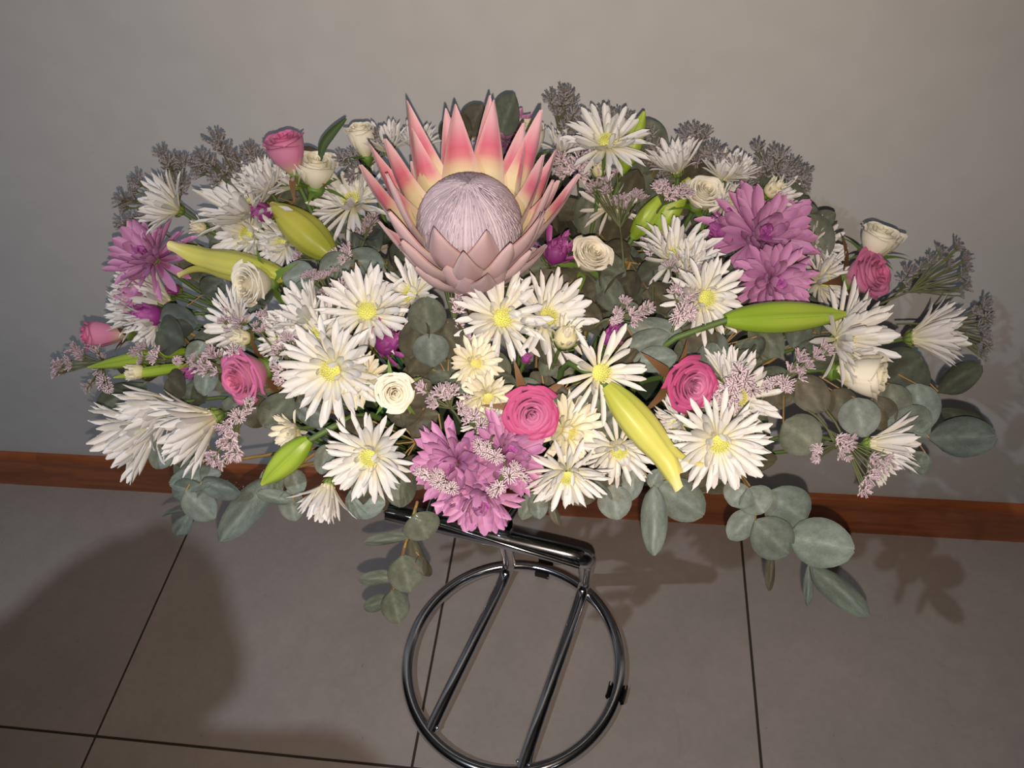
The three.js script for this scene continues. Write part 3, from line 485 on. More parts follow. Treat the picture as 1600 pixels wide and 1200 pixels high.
// ---------------------------------------------------------------- lily buds
lily('opening yellow lily bud pointing left, curled tips beside the lilac flower', 'yellow', 445, 432, 284, 398, 50, { spin: 0.9 });
lily('olive yellow lily bud behind the cupped white flower, left of the protea', 'olive', 520, 402, 424, 318, 58, { dd: 0.005 });
lily('longest green lily bud, lying level at right under the large lilac bloom', 'green', 1132, 500, 1324, 491, 50, { dd: -0.03, spin: 0.5 });
lily('short green lily bud at lower left pointing down, with glittery leaves beside it', 'green', 484, 686, 409, 757, 42, { dd: -0.02, spin: 0.5 });
lily('opening yellow lily bud at the front, right of centre, pointing down', 'yellow', 948, 602, 1070, 750, 54, { dd: -0.03, spin: 0.9 });
lily('broad green lily bud right of the protea, right-hand one of an overlapping pair', 'green', 1015, 372, 1078, 278, 42, { dd: -0.005, spin: 0.5 });
lily('slim green lily bud right of the protea, left-hand one of an overlapping pair', 'green', 988, 372, 1040, 300, 34, { dd: -0.012, spin: 1.2 });
lily('green lily bud standing up highest, right of the protea, behind a white flower', 'green', 972, 270, 1007, 174, 30, { dd: 0.01 });
lily('pale green lily bud pointing left above a white button at far left', 'green', 292, 548, 138, 574, 24, {});
lily('pale green lily bud lying under the white button at far left', 'green', 296, 572, 178, 590, 18, {});
// ---------------------------------------------------------------- roses
rose('pink_rose', 'pink rose bud at upper left, seen from the side against the wall', 'pinkBud', 450, 238, 35, 105, 72, { sepal: -0.3, long: 1.15 });
rose('pink_rose', 'fully open pink rose at the front, just above the lilac cluster', 'pink', 828, 643, 50, -60, 16, { dd: -0.03 });
rose('pink_rose', 'open pink rose right of centre, above the dense white flower', 'pink', 1073, 600, 50, -20, 34, { dd: -0.025 });
rose('pink_rose', 'soft pink rose on the left side, ruffled and facing left', 'soft', 384, 588, 50, 205, 55, { dd: -0.015 });
rose('pink_rose', 'narrow pink rose bud farthest left, lying on its side', 'pinkBud', 160, 523, 24, 180, 82, { sepal: 0.9, long: 1.7 });
rose('pink_rose', 'ruffled pink rose farthest right, below an ivory rose', 'soft', 1355, 430, 47, 15, 58, {});
rose('white_rose', 'ivory rose immediately right of the protea beside a purple flower', 'white', 922, 402, 38, 55, 42, { dd: -0.02 });
rose('white_rose', 'round ivory rose facing the viewer, left of the open pink rose', 'white', 615, 612, 36, -50, 12, { dd: -0.025 });
rose('white_rose', 'ivory rose in front of the left yellow lily bud', 'white', 396, 444, 42, 185, 52, { dd: -0.025 });
rose('white_rose', 'ivory rose at upper right beside the broad green lily bud', 'white', 1098, 305, 36, 60, 42, {});
rose('white_rose', 'ivory rose behind the pink rose farthest right', 'whiteBud', 1372, 378, 33, 70, 70, { dd: 0.02 });
rose('white_rose', 'ivory rose at right under a white flower, green sepals at its back', 'whiteBud', 1346, 586, 36, -8, 78, { sepal: 0.9, long: 1.35 });
rose('white_rose', 'greenish ivory rose bud at the top, left of the protea', 'whiteBud', 566, 218, 24, 100, 72, { dd: 0.01, long: 1.4 });
rose('white_rose', 'ivory rose bud seen between the tallest protea bracts', 'whiteBud', 826, 218, 28, 95, 66, { dd: 0.04, long: 1.4 });
rose('white_rose', 'ivory rose with green sepals at upper left, right of the pink bud', 'whiteBud', 494, 268, 34, 85, 62, { sepal: 0.3 });
// ---------------------------------------------------------------- lilac and purple flowers
lilac('lilac bloom at far left, its petals spread against the wall', 240, 405, 66, 140, 56, { open: 84 });
lilac('small lilac bloom at far left below the larger lilac bloom', 228, 458, 44, 190, 72, { open: 50, full: 0.6 });
lilac('largest lilac bloom, top of the mass at right above the long green bud', 1185, 372, 84, 45, 34, { dd: -0.03, full: 1.25, open: 86 });
lilac('lower lilac bloom of the mass at right, touching the long green bud', 1206, 436, 62, -20, 26, { dd: -0.04 });
lilac('left bloom of the front lilac cluster, facing left', 712, 722, 72, 195, 34, { dd: -0.03 });
lilac('right bloom of the front lilac cluster, under the open pink rose', 790, 712, 66, 25, 22, { dd: -0.02 });
lilac('lowest bloom of the front lilac cluster, hanging over the chrome stand', 750, 768, 66, -92, 46, { dd: -0.03, open: 70 });
lilac('lilac bloom behind the protea at the top', 790, 218, 50, 90, 52, { dd: 0.045 });
const PURPLES = 'closed purple chrysanthemum buds';
mumBud('purple_chrysanthemum', 'purple half-open flower between the protea and the ivory rose', PURPLES, 868, 394, 25, 60, 40, true, { loose: 8, dd: -0.01 });
mumBud('purple_chrysanthemum', 'purple half-open flower above the round ivory rose', PURPLES, 604, 536, 25, 40, 35, true, { loose: 9, dd: 0.005 });
mumBud('purple_chrysanthemum', 'closed purple bud above the right pink rose, over grey leaves', PURPLES, 957, 528, 21, 60, 40, true, { dd: -0.01 });
mumBud('purple_chrysanthemum', 'tiny purple bud below the large open white flower', PURPLES, 822, 561, 10, 60, 40, true, {});
mumBud('purple_chrysanthemum', 'closed purple bud at far left between white petals', PURPLES, 236, 494, 24, 170, 60, true, { dd: -0.055 });
mumBud('purple_chrysanthemum', 'closed purple bud at upper left above the olive lily bud', PURPLES, 411, 333, 21, 160, 50, true, { dd: -0.01 });
mumBud('purple_chrysanthemum', 'tiny purple bud left of the soft pink rose', PURPLES, 301, 582, 13, 200, 60, true, {});
mumBud('purple_chrysanthemum', 'dark purple bud tip left of the ivory rose', PURPLES, 272, 452, 12, 160, 60, true, {});
mumBud('purple_chrysanthemum', 'small purple bud left of the large lilac bloom', PURPLES, 1130, 362, 26, 150, 45, true, { dd: -0.03, loose: 4 });
const BUTTONS = 'closed cream chrysanthemum buttons';
mumBud('cream_chrysanthemum', 'closed cream button beside the large open white flower at centre', BUTTONS, 884, 527, 24, 60, 36, false, { dd: -0.03 });
mumBud('cream_chrysanthemum', 'closed cream button over pale green lily buds at far left', BUTTONS, 214, 581, 16, 185, 66, false, { dd: -0.02 });
mumBud('cream_chrysanthemum', 'closed cream button at upper left above the yellow lily tips', BUTTONS, 313, 356, 13, 160, 60, false, {});
mumBud('cream_chrysanthemum', 'closed cream button below the highest white flower at top right', BUTTONS, 936, 267, 14, 90, 50, false, { dd: -0.01 });
mumBud('cream_chrysanthemum', 'closed cream button above the soft pink rose', BUTTONS, 380, 528, 16, 180, 60, false, { dd: -0.01 });
mumBud('cream_chrysanthemum', 'closed cream button at upper right above the large lilac bloom', BUTTONS, 1207, 297, 17, 40, 60, false, {});
// ---------------------------------------------------------------- white chrysanthemums
mum('white flower at upper far left, side-on above the lilac bloom', 277, 328, 62, 155, 74);
mum('large white flower at upper left with petals fanned up and left', 392, 332, 82, 128, 64, { open: 62 });
mum('white flower left of the olive lily bud with a pale eye', 390, 366, 58, 175, 40, { dd: -0.01 });
mum('cupped white flower in front of the olive lily bud', 444, 380, 48, 185, 40, { open: 58, dd: -0.025 });
mum('dense white flower just left of the protea', 552, 318, 66, 118, 58, { open: 80, full: 1.4 });
mum('white flower below the pink bud at upper left', 462, 290, 46, 130, 70);
mum('white flower at upper left left of the pink bud, petals tangled', 420, 296, 50, 120, 66);
mum('white flower behind the left protea bracts, petals upright', 606, 236, 46, 100, 72, { dd: 0.01 });
mum('white flower half hidden between the left protea bracts', 652, 232, 42, 90, 66, { dd: 0.03 });
mum('highest white flower at top right with all petals spread', 948, 226, 66, 85, 48, { dd: -0.02, open: 80, full: 1.1 });
mum('white flower at top right with upright petals above the ivory rose', 1058, 268, 56, 105, 66);
mum('sparse white flower under statice right of the protea', 952, 325, 52, 90, 34, { sparse: true });
mum('white flower right of the ivory rose with long petals raised', 1055, 404, 68, 65, 44, { dd: -0.015 });
mum('white flower under the small purple bud with petals to the right', 1082, 432, 58, 35, 48);
mum('white flower with a clear yellow eye left of the long green bud', 1100, 465, 66, -12, 28, { dd: -0.03 });
mum('white flower right of the large lilac bloom, petals over the pink rose', 1283, 440, 52, 0, 48);
mum('white flower behind the top of the large lilac bloom near the wall', 1276, 384, 44, 30, 60, { dd: 0.02 });
mum('half-open white flower above the large lilac bloom', 1212, 314, 44, 15, 66, { dd: 0.01 });
mum('white flower between the ivory rose and the large lilac bloom', 1132, 318, 42, 40, 58, { dd: 0.01 });
mum('white flower behind the upper right ivory rose', 1128, 278, 46, 70, 62, { dd: 0.02 });
mum('full white flower at right beyond the tip of the long green bud', 1312, 530, 84, 2, 58, { open: 62, full: 1.4 });
mum('white flower farthest right, side-on with its green back showing', 1426, 528, 78, 8, 82, { open: 34 });
mum('white flower at lower right over round grey leaves, side-on', 1360, 694, 72, 2, 82, { open: 36, sparse: true });
mum('white flower under statice at lower right', 1366, 716, 44, -40, 74);
mum('white flower spreading right from behind the right pink rose', 1148, 622, 70, 8, 44);
mum('dense white flower with a yellow eye below the right pink rose', 1122, 690, 74, -60, 28, { dd: -0.03, full: 1.5, open: 80 });
mum('white flower tucked between the yellow lily and the right pink rose', 1062, 662, 48, 205, 58);
mum('open white flower above the right yellow lily bud, long single petals', 936, 582, 74, -10, 24, { dd: -0.03, sparse: true });
mum('creamy white flower right of the open pink rose', 886, 674, 56, -15, 34, { cream: true });
mum('lowest white flower at front, just right of the lilac cluster', 886, 740, 64, -88, 50, { full: 1.3, dd: -0.02 });
mum('white flower left of the right yellow lily bud', 966, 702, 60, -70, 40);
mum('large open white flower with a yellow eye at the centre', 784, 497, 74, 20, 14, { dd: -0.025, full: 0.9 });
mum('white flower right of the large central one, petals raised to the right', 852, 498, 74, 22, 36, { cream: false, dd: -0.005 });
mum('small cream flower with a broad yellow eye below the large central one', 742, 568, 42, 0, 18, { cream: true, dd: -0.02 });
mum('small cream flower left of the open pink rose', 762, 620, 46, -70, 30, { cream: true, dd: -0.01 });
mum('white flower with long upward petals left of the upright oval leaves', 574, 488, 70, 110, 18, { dd: -0.02 });
mum('white flower under the protea with petals swept up and left', 646, 462, 62, 160, 46);
mum('large white flower left of the round ivory rose', 520, 578, 78, 205, 24, { dd: -0.03, full: 1.3 });
mum('white flower with long petals above the large one left of the ivory rose', 500, 528, 66, 140, 44);
mum('white flower side-on right of the ivory rose at left', 484, 502, 64, 135, 72);
mum('cream flower squeezed against the round ivory rose', 568, 592, 42, 150, 26, { cream: true, dd: -0.015 });
mum('half-open cream flower beside the short green lily bud', 462, 672, 38, 200, 52, { cream: true, open: 56 });
mum('dense white flower at front left with the lowest yellow eye', 580, 712, 70, 222, 34, { full: 1.4, dd: -0.02 });
mum('white flower hanging lowest at left of the stand, green back showing', 514, 757, 60, 252, 82, { open: 32 });
mum('big white flower at lower left under the soft pink rose, side-on', 334, 652, 92, 207, 80, { open: 36, full: 1 });
mum('big white flower at lower left below the cream button, side-on', 268, 632, 84, 202, 78, { open: 36, full: 0.9 });
mum('white flower lowest at far left, long petals pointing down', 240, 664, 92, 213, 74, { open: 38, full: 0.9, dd: 0.015 });
mum('white flower at far left above the closed purple bud', 264, 474, 66, 165, 76, { open: 40 });
mum('white flower behind the closed purple bud at far left', 216, 490, 52, 178, 70, { open: 44, dd: 0.01 });
mum('white flower below the closed purple bud at far left', 246, 502, 52, 215, 70, { open: 42 });
mum('white flower peeping from behind the small lilac bloom at far left', 222, 448, 46, 168, 72, { open: 40, dd: 0.01 });
mum('white flower above the soft pink rose, petals to the left', 372, 512, 58, 180, 60);
mum('white flower under statice left of the side-on white flower', 442, 532, 44, 170, 58);
mum('white flower partly hidden behind the right pink rose, upright petals', 1134, 592, 52, 80, 66, { dd: 0.0, sparse: true });
mum('white flower under the left side of the open pink rose', 768, 664, 44, 240, 52);
mum('white flower showing through the lilac cluster', 758, 724, 42, -90, 52, { dd: 0.0 });
mum('white flower behind the right protea bracts', 880, 238, 42, 85, 66, { dd: 0.03 });
mum('white flower under statice at top right edge', 1152, 272, 34, 60, 62, { dd: 0.02 });
// ---------------------------------------------------------------- statice
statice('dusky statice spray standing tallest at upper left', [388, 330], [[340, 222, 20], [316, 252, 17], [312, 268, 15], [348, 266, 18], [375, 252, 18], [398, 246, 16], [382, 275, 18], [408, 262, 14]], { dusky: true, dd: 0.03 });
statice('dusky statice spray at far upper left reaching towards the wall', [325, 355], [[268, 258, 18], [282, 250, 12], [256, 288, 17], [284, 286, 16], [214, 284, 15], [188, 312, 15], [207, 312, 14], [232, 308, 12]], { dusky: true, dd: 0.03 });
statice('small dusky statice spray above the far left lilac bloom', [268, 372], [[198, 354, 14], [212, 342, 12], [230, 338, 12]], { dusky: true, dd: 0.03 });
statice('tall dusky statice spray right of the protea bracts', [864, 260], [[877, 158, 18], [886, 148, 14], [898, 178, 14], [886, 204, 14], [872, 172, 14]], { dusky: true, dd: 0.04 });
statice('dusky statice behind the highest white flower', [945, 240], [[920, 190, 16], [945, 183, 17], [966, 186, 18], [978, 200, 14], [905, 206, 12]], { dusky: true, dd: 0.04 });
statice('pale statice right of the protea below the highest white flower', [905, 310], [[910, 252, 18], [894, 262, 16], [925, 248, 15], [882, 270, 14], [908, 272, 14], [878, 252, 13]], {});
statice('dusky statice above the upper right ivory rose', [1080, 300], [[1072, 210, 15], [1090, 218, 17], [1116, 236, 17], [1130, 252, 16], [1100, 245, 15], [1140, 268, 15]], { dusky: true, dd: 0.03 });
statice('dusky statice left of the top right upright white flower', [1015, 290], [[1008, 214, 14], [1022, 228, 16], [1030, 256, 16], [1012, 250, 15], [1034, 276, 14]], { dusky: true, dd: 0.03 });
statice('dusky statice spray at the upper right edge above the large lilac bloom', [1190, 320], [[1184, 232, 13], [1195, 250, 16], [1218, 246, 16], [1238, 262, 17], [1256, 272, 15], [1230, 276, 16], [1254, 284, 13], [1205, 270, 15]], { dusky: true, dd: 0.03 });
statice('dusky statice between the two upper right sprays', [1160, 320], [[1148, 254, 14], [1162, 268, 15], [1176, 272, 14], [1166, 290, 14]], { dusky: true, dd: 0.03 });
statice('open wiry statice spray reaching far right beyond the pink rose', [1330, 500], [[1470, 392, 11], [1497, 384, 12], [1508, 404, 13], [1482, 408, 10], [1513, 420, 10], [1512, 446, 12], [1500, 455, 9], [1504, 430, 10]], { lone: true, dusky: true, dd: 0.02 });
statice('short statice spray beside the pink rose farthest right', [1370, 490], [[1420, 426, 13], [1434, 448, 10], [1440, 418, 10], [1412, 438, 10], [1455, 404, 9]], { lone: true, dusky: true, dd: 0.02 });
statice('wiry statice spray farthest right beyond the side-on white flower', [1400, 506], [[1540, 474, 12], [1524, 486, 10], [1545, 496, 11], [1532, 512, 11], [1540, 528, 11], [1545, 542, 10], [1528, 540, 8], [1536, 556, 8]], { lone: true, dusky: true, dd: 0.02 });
statice('pale statice over the sparse white flower right of the protea', [975, 420], [[950, 280, 15], [930, 288, 13], [960, 318, 15], [976, 322, 15], [1002, 306, 14], [985, 312, 12], [944, 296, 12]], { dd: -0.03 });
statice('pale statice across the broad green lily bud', [1020, 345], [[1036, 298, 12], [1046, 306, 11], [1062, 303, 12], [1074, 302, 10], [1030, 288, 9]], { dd: -0.035 });
statice('pale statice sprig on the tall stem above the raised white petals', [1020, 470], [[1020, 382, 15], [1034, 376, 12], [1008, 374, 10]], { dd: -0.03 });
statice('pale statice over grey leaves at centre right', [930, 510], [[976, 472, 12], [990, 492, 14], [1008, 482, 12], [965, 490, 11], [962, 500, 9]], { dd: -0.02 });
statice('pale statice over the white flower left of the long green bud', [1050, 520], [[1046, 414, 13], [1082, 456, 15], [1064, 490, 16], [1062, 456, 13], [1090, 418, 12], [1080, 486, 12]], { dd: -0.045 });
statice('dense pale statice right of the right pink rose', [1180, 540], [[1156, 582, 17], [1138, 610, 17], [1148, 598, 15], [1140, 632, 15], [1132, 622, 12], [1166, 600, 13]], { dd: -0.035 });
statice('pale statice in a slanting row under the tip of the long green bud', [1180, 635], [[1238, 578, 16], [1226, 600, 14], [1250, 556, 14], [1276, 556, 14], [1288, 541, 14], [1204, 598, 12], [1262, 572, 12]], { dd: -0.02 });
statice('small pale statice tuft over round grey leaves at right', [1260, 640], [[1312, 690, 15], [1332, 688, 12], [1314, 708, 11]], { dd: -0.015 });
statice('pale statice drooping lowest at right', [1290, 640], [[1394, 710, 15], [1370, 728, 16], [1357, 748, 14], [1350, 768, 11], [1382, 726, 13], [1278, 702, 10], [1276, 718, 8]], { dd: -0.02 });
statice('pale statice left of the protea above blue-green leaves', [560, 440], [[562, 364, 16], [580, 346, 15], [541, 388, 15], [526, 400, 13], [572, 362, 12]], { dd: -0.02 });
statice('pale statice tuft on the cupped white flower', [520, 420], [[482, 392, 13], [470, 398, 11]], { dd: -0.035 });
statice('pale statice over blue-green leaves left of centre', [530, 500], [[486, 430, 13], [510, 428, 13], [536, 446, 14], [518, 464, 14], [540, 462, 12], [498, 434, 10]], { dd: -0.025 });
statice('pale statice under the foot of the protea', [700, 560], [[696, 428, 14], [720, 430, 14], [735, 446, 13], [716, 458, 14], [717, 482, 13], [712, 508, 12], [704, 446, 12]], { dd: -0.025 });
statice('pale statice below the large open white flower', [760, 590], [[730, 530, 13], [768, 526, 12], [750, 536, 12]], { dd: -0.01 });
statice('pale statice in a band right of the soft pink rose', [470, 620], [[438, 542, 15], [462, 546, 16], [482, 554, 15], [418, 498, 13], [406, 516, 12], [437, 574, 13], [438, 590, 12], [450, 530, 12]], { dd: -0.02 });
statice('pale statice below the ivory rose at left', [410, 560], [[360, 486, 15], [380, 500, 14], [362, 512, 15], [410, 496, 12], [350, 500, 11], [372, 488, 11]], { dd: -0.02 });
statice('pale statice above the soft pink rose at its left', [400, 600], [[326, 552, 13], [312, 574, 14], [336, 556, 12], [366, 550, 13], [328, 572, 12], [300, 562, 10]], { dd: -0.035 });
statice('dense pale statice below the soft pink rose', [395, 610], [[370, 650, 14], [358, 690, 17], [336, 710, 15], [368, 704, 16], [350, 672, 15], [344, 726, 12], [388, 636, 11]], { dd: -0.03 });
statice('pale statice farthest left below the narrow pink rose bud', [200, 556], [[116, 546, 14], [92, 572, 14], [110, 570, 12], [86, 584, 9], [152, 548, 13], [138, 602, 10], [163, 598, 12], [155, 578, 12], [128, 560, 10]], { dd: -0.02 });
statice('small statice over pale green buds at far left', [290, 570], [[225, 542, 12], [220, 560, 11], [241, 560, 12], [277, 562, 9], [208, 550, 9]], { dd: -0.03 });
statice('pale statice right of the round ivory rose', [720, 660], [[664, 610, 13], [687, 612, 14], [677, 630, 12], [706, 614, 12], [720, 634, 12]], { dd: -0.02 });
statice('pale statice between the ivory rose and the lilac cluster', [745, 690], [[740, 650, 13], [752, 664, 11], [730, 638, 10]], { dd: -0.02 });
statice('pale statice threaded through the upper right bloom of the lilac cluster', [772, 680], [[760, 704, 13], [774, 714, 13], [748, 694, 10]], { dd: -0.06, front: 0.5 });
statice('pale statice threaded through the left bloom of the lilac cluster', [700, 735], [[664, 742, 12], [678, 749, 12], [692, 758, 13], [706, 764, 11]], { dd: -0.06, front: 0.5 });
statice('pale statice between the right and lowest blooms of the lilac cluster', [790, 715], [[808, 738, 12], [796, 744, 13], [780, 762, 13], [770, 770, 9]], { dd: -0.06, front: 0.5 });
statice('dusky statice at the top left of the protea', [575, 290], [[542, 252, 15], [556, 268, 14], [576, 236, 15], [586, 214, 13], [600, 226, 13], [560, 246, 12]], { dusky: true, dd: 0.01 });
// ---------------------------------------------------------------- single green leaf
{
  const d = moundDepth(520, 215) + 0.02, g = thing('green_leaf', 'curved dark green leaf standing up against the wall at upper left', 'leaf', point(500, 250, d)), P = g.position.clone();
  const mid = [[500, 252], [505, 228], [519, 208], [541, 185]].map(([x, y]) => point(x, y, d).sub(P)), cv = new THREE.CatmullRomCurve3(mid), out = EYE.clone().sub(P).normalize();
  const geo = sheet(12, 4, (u, v) => { const p = cv.getPoint(u), t = cv.getTangent(u), s = t.clone().cross(out).normalize(), hw = 0.0052 * Math.sin(Math.PI * (0.06 + 0.9 * u)) ** 0.7; p.addScaledVector(s, hw * v).addScaledVector(out, 0.5 * hw * v * v); return [p.x, p.y, p.z]; });
  part(g, 'blade', geo, std({ color: new THREE.Color().setRGB(0.035, 0.07, 0.02), roughness: 0.6 })); part(g, 'midrib', tube(mid.map((p) => p.clone().addScaledVector(out, 0.0006)), 0.0006, 5, 12), stemMat);
}
// ---------------------------------------------------------------- phone light
{
  const q = camera.quaternion, off = (x, y, z) => V(x, y, z).applyQuaternion(q).add(EYE), g = thing('phone', 'dark phone held level by the standing person, its light switched on', 'phone', off(0.03, -0.01, 0.012));
  g.quaternion.copy(q);
  const b = new RoundedBoxGeometry(0.155, 0.075, 0.008, 3, 0.0035); part(g, 'body', b, std({ color: 0x101014, roughness: 0.35 }));
  const lens = new THREE.TorusGeometry(0.006, 0.0012, 10, 24); lens.translate(-0.03, 0.01, -0.0045); part(g, 'lens_ring', lens, std({ color: 0x222226, metalness: 0.8, roughness: 0.3 }));
  const led = new THREE.CylinderGeometry(0.003, 0.003, 0.001, 20); led.rotateX(Math.PI / 2); led.translate(-0.026, -0.012, -0.0045); part(g, 'flash', led, std({ color: 0xffffff, emissive: new THREE.Color().setRGB(...FLASH.color), emissiveIntensity: 4 }));
  const l = new THREE.SpotLight(new THREE.Color().setRGB(...FLASH.color), FLASH.intensity, 0, 62 * RAD, 0.9); l.castShadow = true; l.shadow.radius = 0.12; l.position.set(-0.026, -0.012, -0.007); l.target.position.set(-0.026, -0.012, -1); g.add(l, l.target);
}
// ---------------------------------------------------------------- the person whose shadow lies on the floor
function blob(caps, k, res, lo, hi) {                      // capsules [a, b, radius a, radius b] joined by a smooth minimum
  const mc = new MarchingCubes(res, new THREE.MeshStandardMaterial(), false, false, 400000), f = mc.field, n = hi.clone().sub(lo).multiplyScalar(0.5), c = hi.clone().add(lo).multiplyScalar(0.5), h = res / 2;
  const C = caps.map(([a, b, ra, rb]) => ({ a, d: b.clone().sub(a), l: Math.max(1e-9, b.distanceToSquared(a)), ra, rb }));
  for (let z = 0; z < res; z++) for (let y = 0; y < res; y++) for (let x = 0; x < res; x++) {
    const px = c.x + (x - h) / h * n.x, py = c.y + (y - h) / h * n.y, pz = c.z + (z - h) / h * n.z; let m = 1e3;
    for (const q of C) {
      const ex = px - q.a.x, ey = py - q.a.y, ez = pz - q.a.z, t = clamp((ex * q.d.x + ey * q.d.y + ez * q.d.z) / q.l, 0, 1), dd = Math.hypot(ex - t * q.d.x, ey - t * q.d.y, ez - t * q.d.z) - mix(q.ra, q.rb, t);
      const w = Math.max(k - Math.abs(m - dd), 0) / k; m = Math.min(m, dd) - w * w * k * 0.25;
    }
    f[z * res * res + y * res + x] = -m;
  }
  mc.isolation = 0; mc.update();
  const p = mc.positionArray.slice(0, mc.count * 3), nn = mc.normalArray.slice(0, mc.count * 3), g = new THREE.BufferGeometry();
  for (let i = 0; i < mc.count; i++) { p[i * 3] = c.x + p[i * 3] * n.x; p[i * 3 + 1] = c.y + p[i * 3 + 1] * n.y; p[i * 3 + 2] = c.z + p[i * 3 + 2] * n.z; }
  g.setAttribute('position', new THREE.BufferAttribute(p, 3)); g.setAttribute('normal', new THREE.BufferAttribute(nn, 3)); g.computeVertexNormals(); return g;
}
function person(label, X, Z, pose, shirtColor) {          // pose: 'phone' holds the phone, 'waiting' has the arms down
  const g = thing('person', label, 'person', V(X, 0, Z)), O = g.position, at = (x, y, z) => V(x - 1, y, z - 1.4), cam = (x, y, z) => V(x, y, z).applyQuaternion(camera.quaternion).add(EYE).sub(O), holds = pose === 'phone';
  const sl = at(0.82, 1.40, 1.40), sr = at(1.18, 1.40, 1.40), el = holds ? V(0.70 - X, 1.13, 1.25 - Z) : at(0.76, 1.1, 1.43), er = holds ? V(1.29 - X, 1.13, 1.25 - Z) : at(1.24, 1.1, 1.43), wl = holds ? cam(-0.075, -0.055, 0.045) : at(0.745, 0.85, 1.37), wr = holds ? cam(0.135, -0.055, 0.045) : at(1.255, 0.85, 1.37);
  const torso = [[at(1.0, 0.93, 1.42), at(1.0, 1.2, 1.42), 0.135, 0.13], [at(0.93, 1.26, 1.41), at(1.07, 1.26, 1.41), 0.12, 0.12], [at(0.93, 0.93, 1.42), at(1.07, 0.93, 1.42), 0.12, 0.12], [sl, sr, 0.062, 0.062]];
  const arms = [[sl, el, 0.052, 0.042], [sr, er, 0.052, 0.042], [el, wl, 0.04, 0.027], [er, wr, 0.04, 0.027]];
  const legs = []; for (const s of [-1, 1]) legs.push([at(1 + s * 0.09, 0.88, 1.42), at(1 + s * 0.1, 0.48, 1.4), 0.088, 0.056], [at(1 + s * 0.1, 0.48, 1.4), at(1 + s * 0.1, 0.09, 1.43), 0.055, 0.038]);
  const head = [[at(1.0, 1.40, 1.41), at(0.99, 1.53, 1.385), 0.055, 0.052], [at(0.99, 1.63, 1.375), at(0.99, 1.61, 1.36), 0.083, 0.08], [at(0.985, 1.555, 1.32), at(0.985, 1.57, 1.34), 0.045, 0.06], [at(0.985, 1.605, 1.272), at(0.985, 1.585, 1.262), 0.011, 0.014], [at(0.905, 1.60, 1.375), at(0.904, 1.615, 1.38), 0.014, 0.018], [at(1.072, 1.60, 1.375), at(1.073, 1.615, 1.38), 0.014, 0.018]];
  const hands = [];
  if (holds) for (const s of [-1, 1]) {                    // palms behind the phone, fingers over its ends, thumbs along its lower edge
    const X0 = s < 0 ? -0.0475 : 0.1075, e = (dx, y, z) => cam(X0 + s * dx, y, z), w = s < 0 ? wl : wr; hands.push([w, e(0.012, -0.03, 0.034), 0.026, 0.021], [e(0.012, -0.03, 0.034), e(0.010, 0.012, 0.032), 0.018, 0.016]);
    [[0.028, 0.02, 0.9], [0.010, 0.026, 1], [-0.008, 0.024, 0.95], [-0.025, 0.018, 0.8]].forEach(([y, dx, L]) => hands.push([e(0.012, y * 0.8, 0.03), e(dx, y, 0.012), 0.0095, 0.009], [e(dx, y, 0.012), e(dx - 0.012, y, -0.006 * L), 0.009, 0.0085], [e(dx - 0.012, y, -0.006 * L), e(-0.006 * L, y, -0.008), 0.0085, 0.007]));
    hands.push([e(0.014, -0.036, 0.03), e(-0.006, -0.05, 0.022), 0.012, 0.0105], [e(-0.006, -0.05, 0.022), e(-0.026, -0.046, 0.013), 0.0105, 0.0085]);
  }
  const loose = holds ? [] : [-1, 1].map((s) => {          // hanging hands, slightly curled
    const w = s < 0 ? wl : wr, q = (x, y, z) => w.clone().add(V(s * x, y, z)), list = [[w, q(0, -0.07, -0.015), 0.026, 0.021], [q(0, -0.045, -0.03), q(0, -0.065, 0.012), 0.015, 0.014]];
    [-0.036, -0.016, 0.003, 0.021].forEach((z, i) => { const L = [0.95, 1.05, 1, 0.8][i]; list.push([q(0, -0.075, z), q(-0.003, -0.075 - 0.042 * L, z), 0.0092, 0.0088], [q(-0.003, -0.075 - 0.042 * L, z), q(-0.014, -0.075 - 0.072 * L, z), 0.0088, 0.008], [q(-0.014, -0.075 - 0.072 * L, z), q(-0.028, -0.075 - 0.09 * L, z), 0.008, 0.007]); });
    list.push([q(-0.004, -0.03, -0.03), q(-0.016, -0.06, -0.052), 0.0125, 0.011], [q(-0.016, -0.06, -0.052), q(-0.022, -0.09, -0.052), 0.0105, 0.0085]); return [list, w];
  });
  const skin = std({ color: new THREE.Color().setRGB(0.34, 0.19, 0.12), roughness: 0.55 }), cloth = std({ color: new THREE.Color().setRGB(...shirtColor), roughness: 0.9 }), denim = std({ color: new THREE.Color().setRGB(0.035, 0.045, 0.07), roughness: 0.9 });
  const grow = (list, d) => list.map(([a, b, ra, rb]) => [a, b, ra + d, rb + d]);
  const lo = V(Math.min(at(0.6, 0, 0).x, el.x - 0.12), -0.02, Math.min(at(0, 0, 1.2).z, wl.z - 0.12)), hi = V(Math.max(at(1.4, 0, 0).x, er.x + 0.12), 1.78, at(0, 0, 1.62).z), whole = [blob([...torso, ...arms, ...legs, ...head], 0.04, 96, lo, hi)];
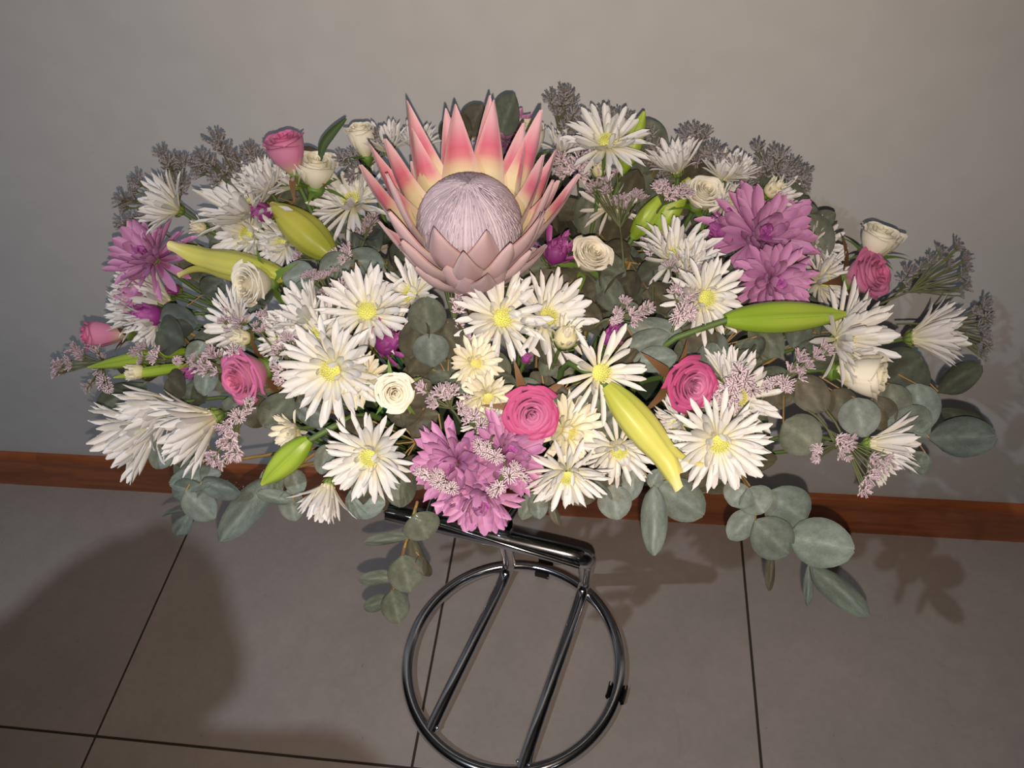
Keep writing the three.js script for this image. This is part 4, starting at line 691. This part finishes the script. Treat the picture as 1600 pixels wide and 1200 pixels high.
  if (holds) whole.push(blob(hands, 0.008, 84, cam(0.03, -0.02, 0.02).sub(V(0.16, 0.13, 0.13)), cam(0.03, -0.02, 0.02).add(V(0.16, 0.13, 0.13)))); else for (const [list, w] of loose) whole.push(blob(list, 0.008, 64, w.clone().add(V(-0.07, -0.19, -0.09)), w.clone().add(V(0.07, 0.04, 0.06))));
  part(g, 'body', mergeGeometries(whole), skin);
  part(g, 'shirt', blob(grow([...torso, arms[0], arms[1], [el, el.clone().lerp(wl, 0.82), 0.04, 0.032], [er, er.clone().lerp(wr, 0.82), 0.04, 0.032]], 0.008), 0.04, 76, lo, hi), cloth);
  part(g, 'trousers', blob(grow([torso[2], ...legs], 0.012), 0.05, 72, at(0.7, 0.0, 1.2), at(1.3, 1.12, 1.62)), denim);
  part(g, 'hair', blob([[at(0.99, 1.645, 1.40), at(0.99, 1.62, 1.40), 0.088, 0.09], ...(holds ? [[at(0.99, 1.60, 1.44), at(0.99, 1.56, 1.43), 0.05, 0.045]] : [[at(0.98, 1.72, 1.41), at(0.98, 1.74, 1.42), 0.042, 0.038]])], 0.03, 60, at(0.85, 1.46, 1.26), at(1.13, 1.82, 1.53)), std({ color: 0x1a120c, roughness: 0.7 }));
  for (const s of [-1, 1]) { part(g, 'shoe', blob([[at(1 + s * 0.1, 0.045, 1.44), at(1 + s * 0.11, 0.03, 1.26), 0.045, 0.032], [at(1 + s * 0.1, 0.06, 1.44), at(1 + s * 0.1, 0.1, 1.44), 0.045, 0.045]], 0.02, 48, at(1 + s * 0.1 - 0.15, -0.01, 1.15), at(1 + s * 0.1 + 0.15, 0.2, 1.55)), std({ color: 0x141414, roughness: 0.5 })); }
  const eye = new THREE.SphereGeometry(0.012, 14, 10); for (const s of [-1, 1]) { const m = part(g, 'eye', eye, std({ color: 0xe8e4dc, roughness: 0.2 })); m.position.copy(at(0.985 + s * 0.032, 1.612, 1.288)); }
}
person('standing person in dark clothes holding the lit phone over the flowers', 1.0, 1.4, 'phone', [0.03, 0.035, 0.05]);
person('standing person with hair tied up, casting the large shadow on the floor at left', 0.09, 1.16, 'waiting', [0.05, 0.03, 0.03]);

scene.traverse((o) => { if (o.isMesh) o.castShadow = o.receiveShadow = true; });
renderer.render(scene, camera);
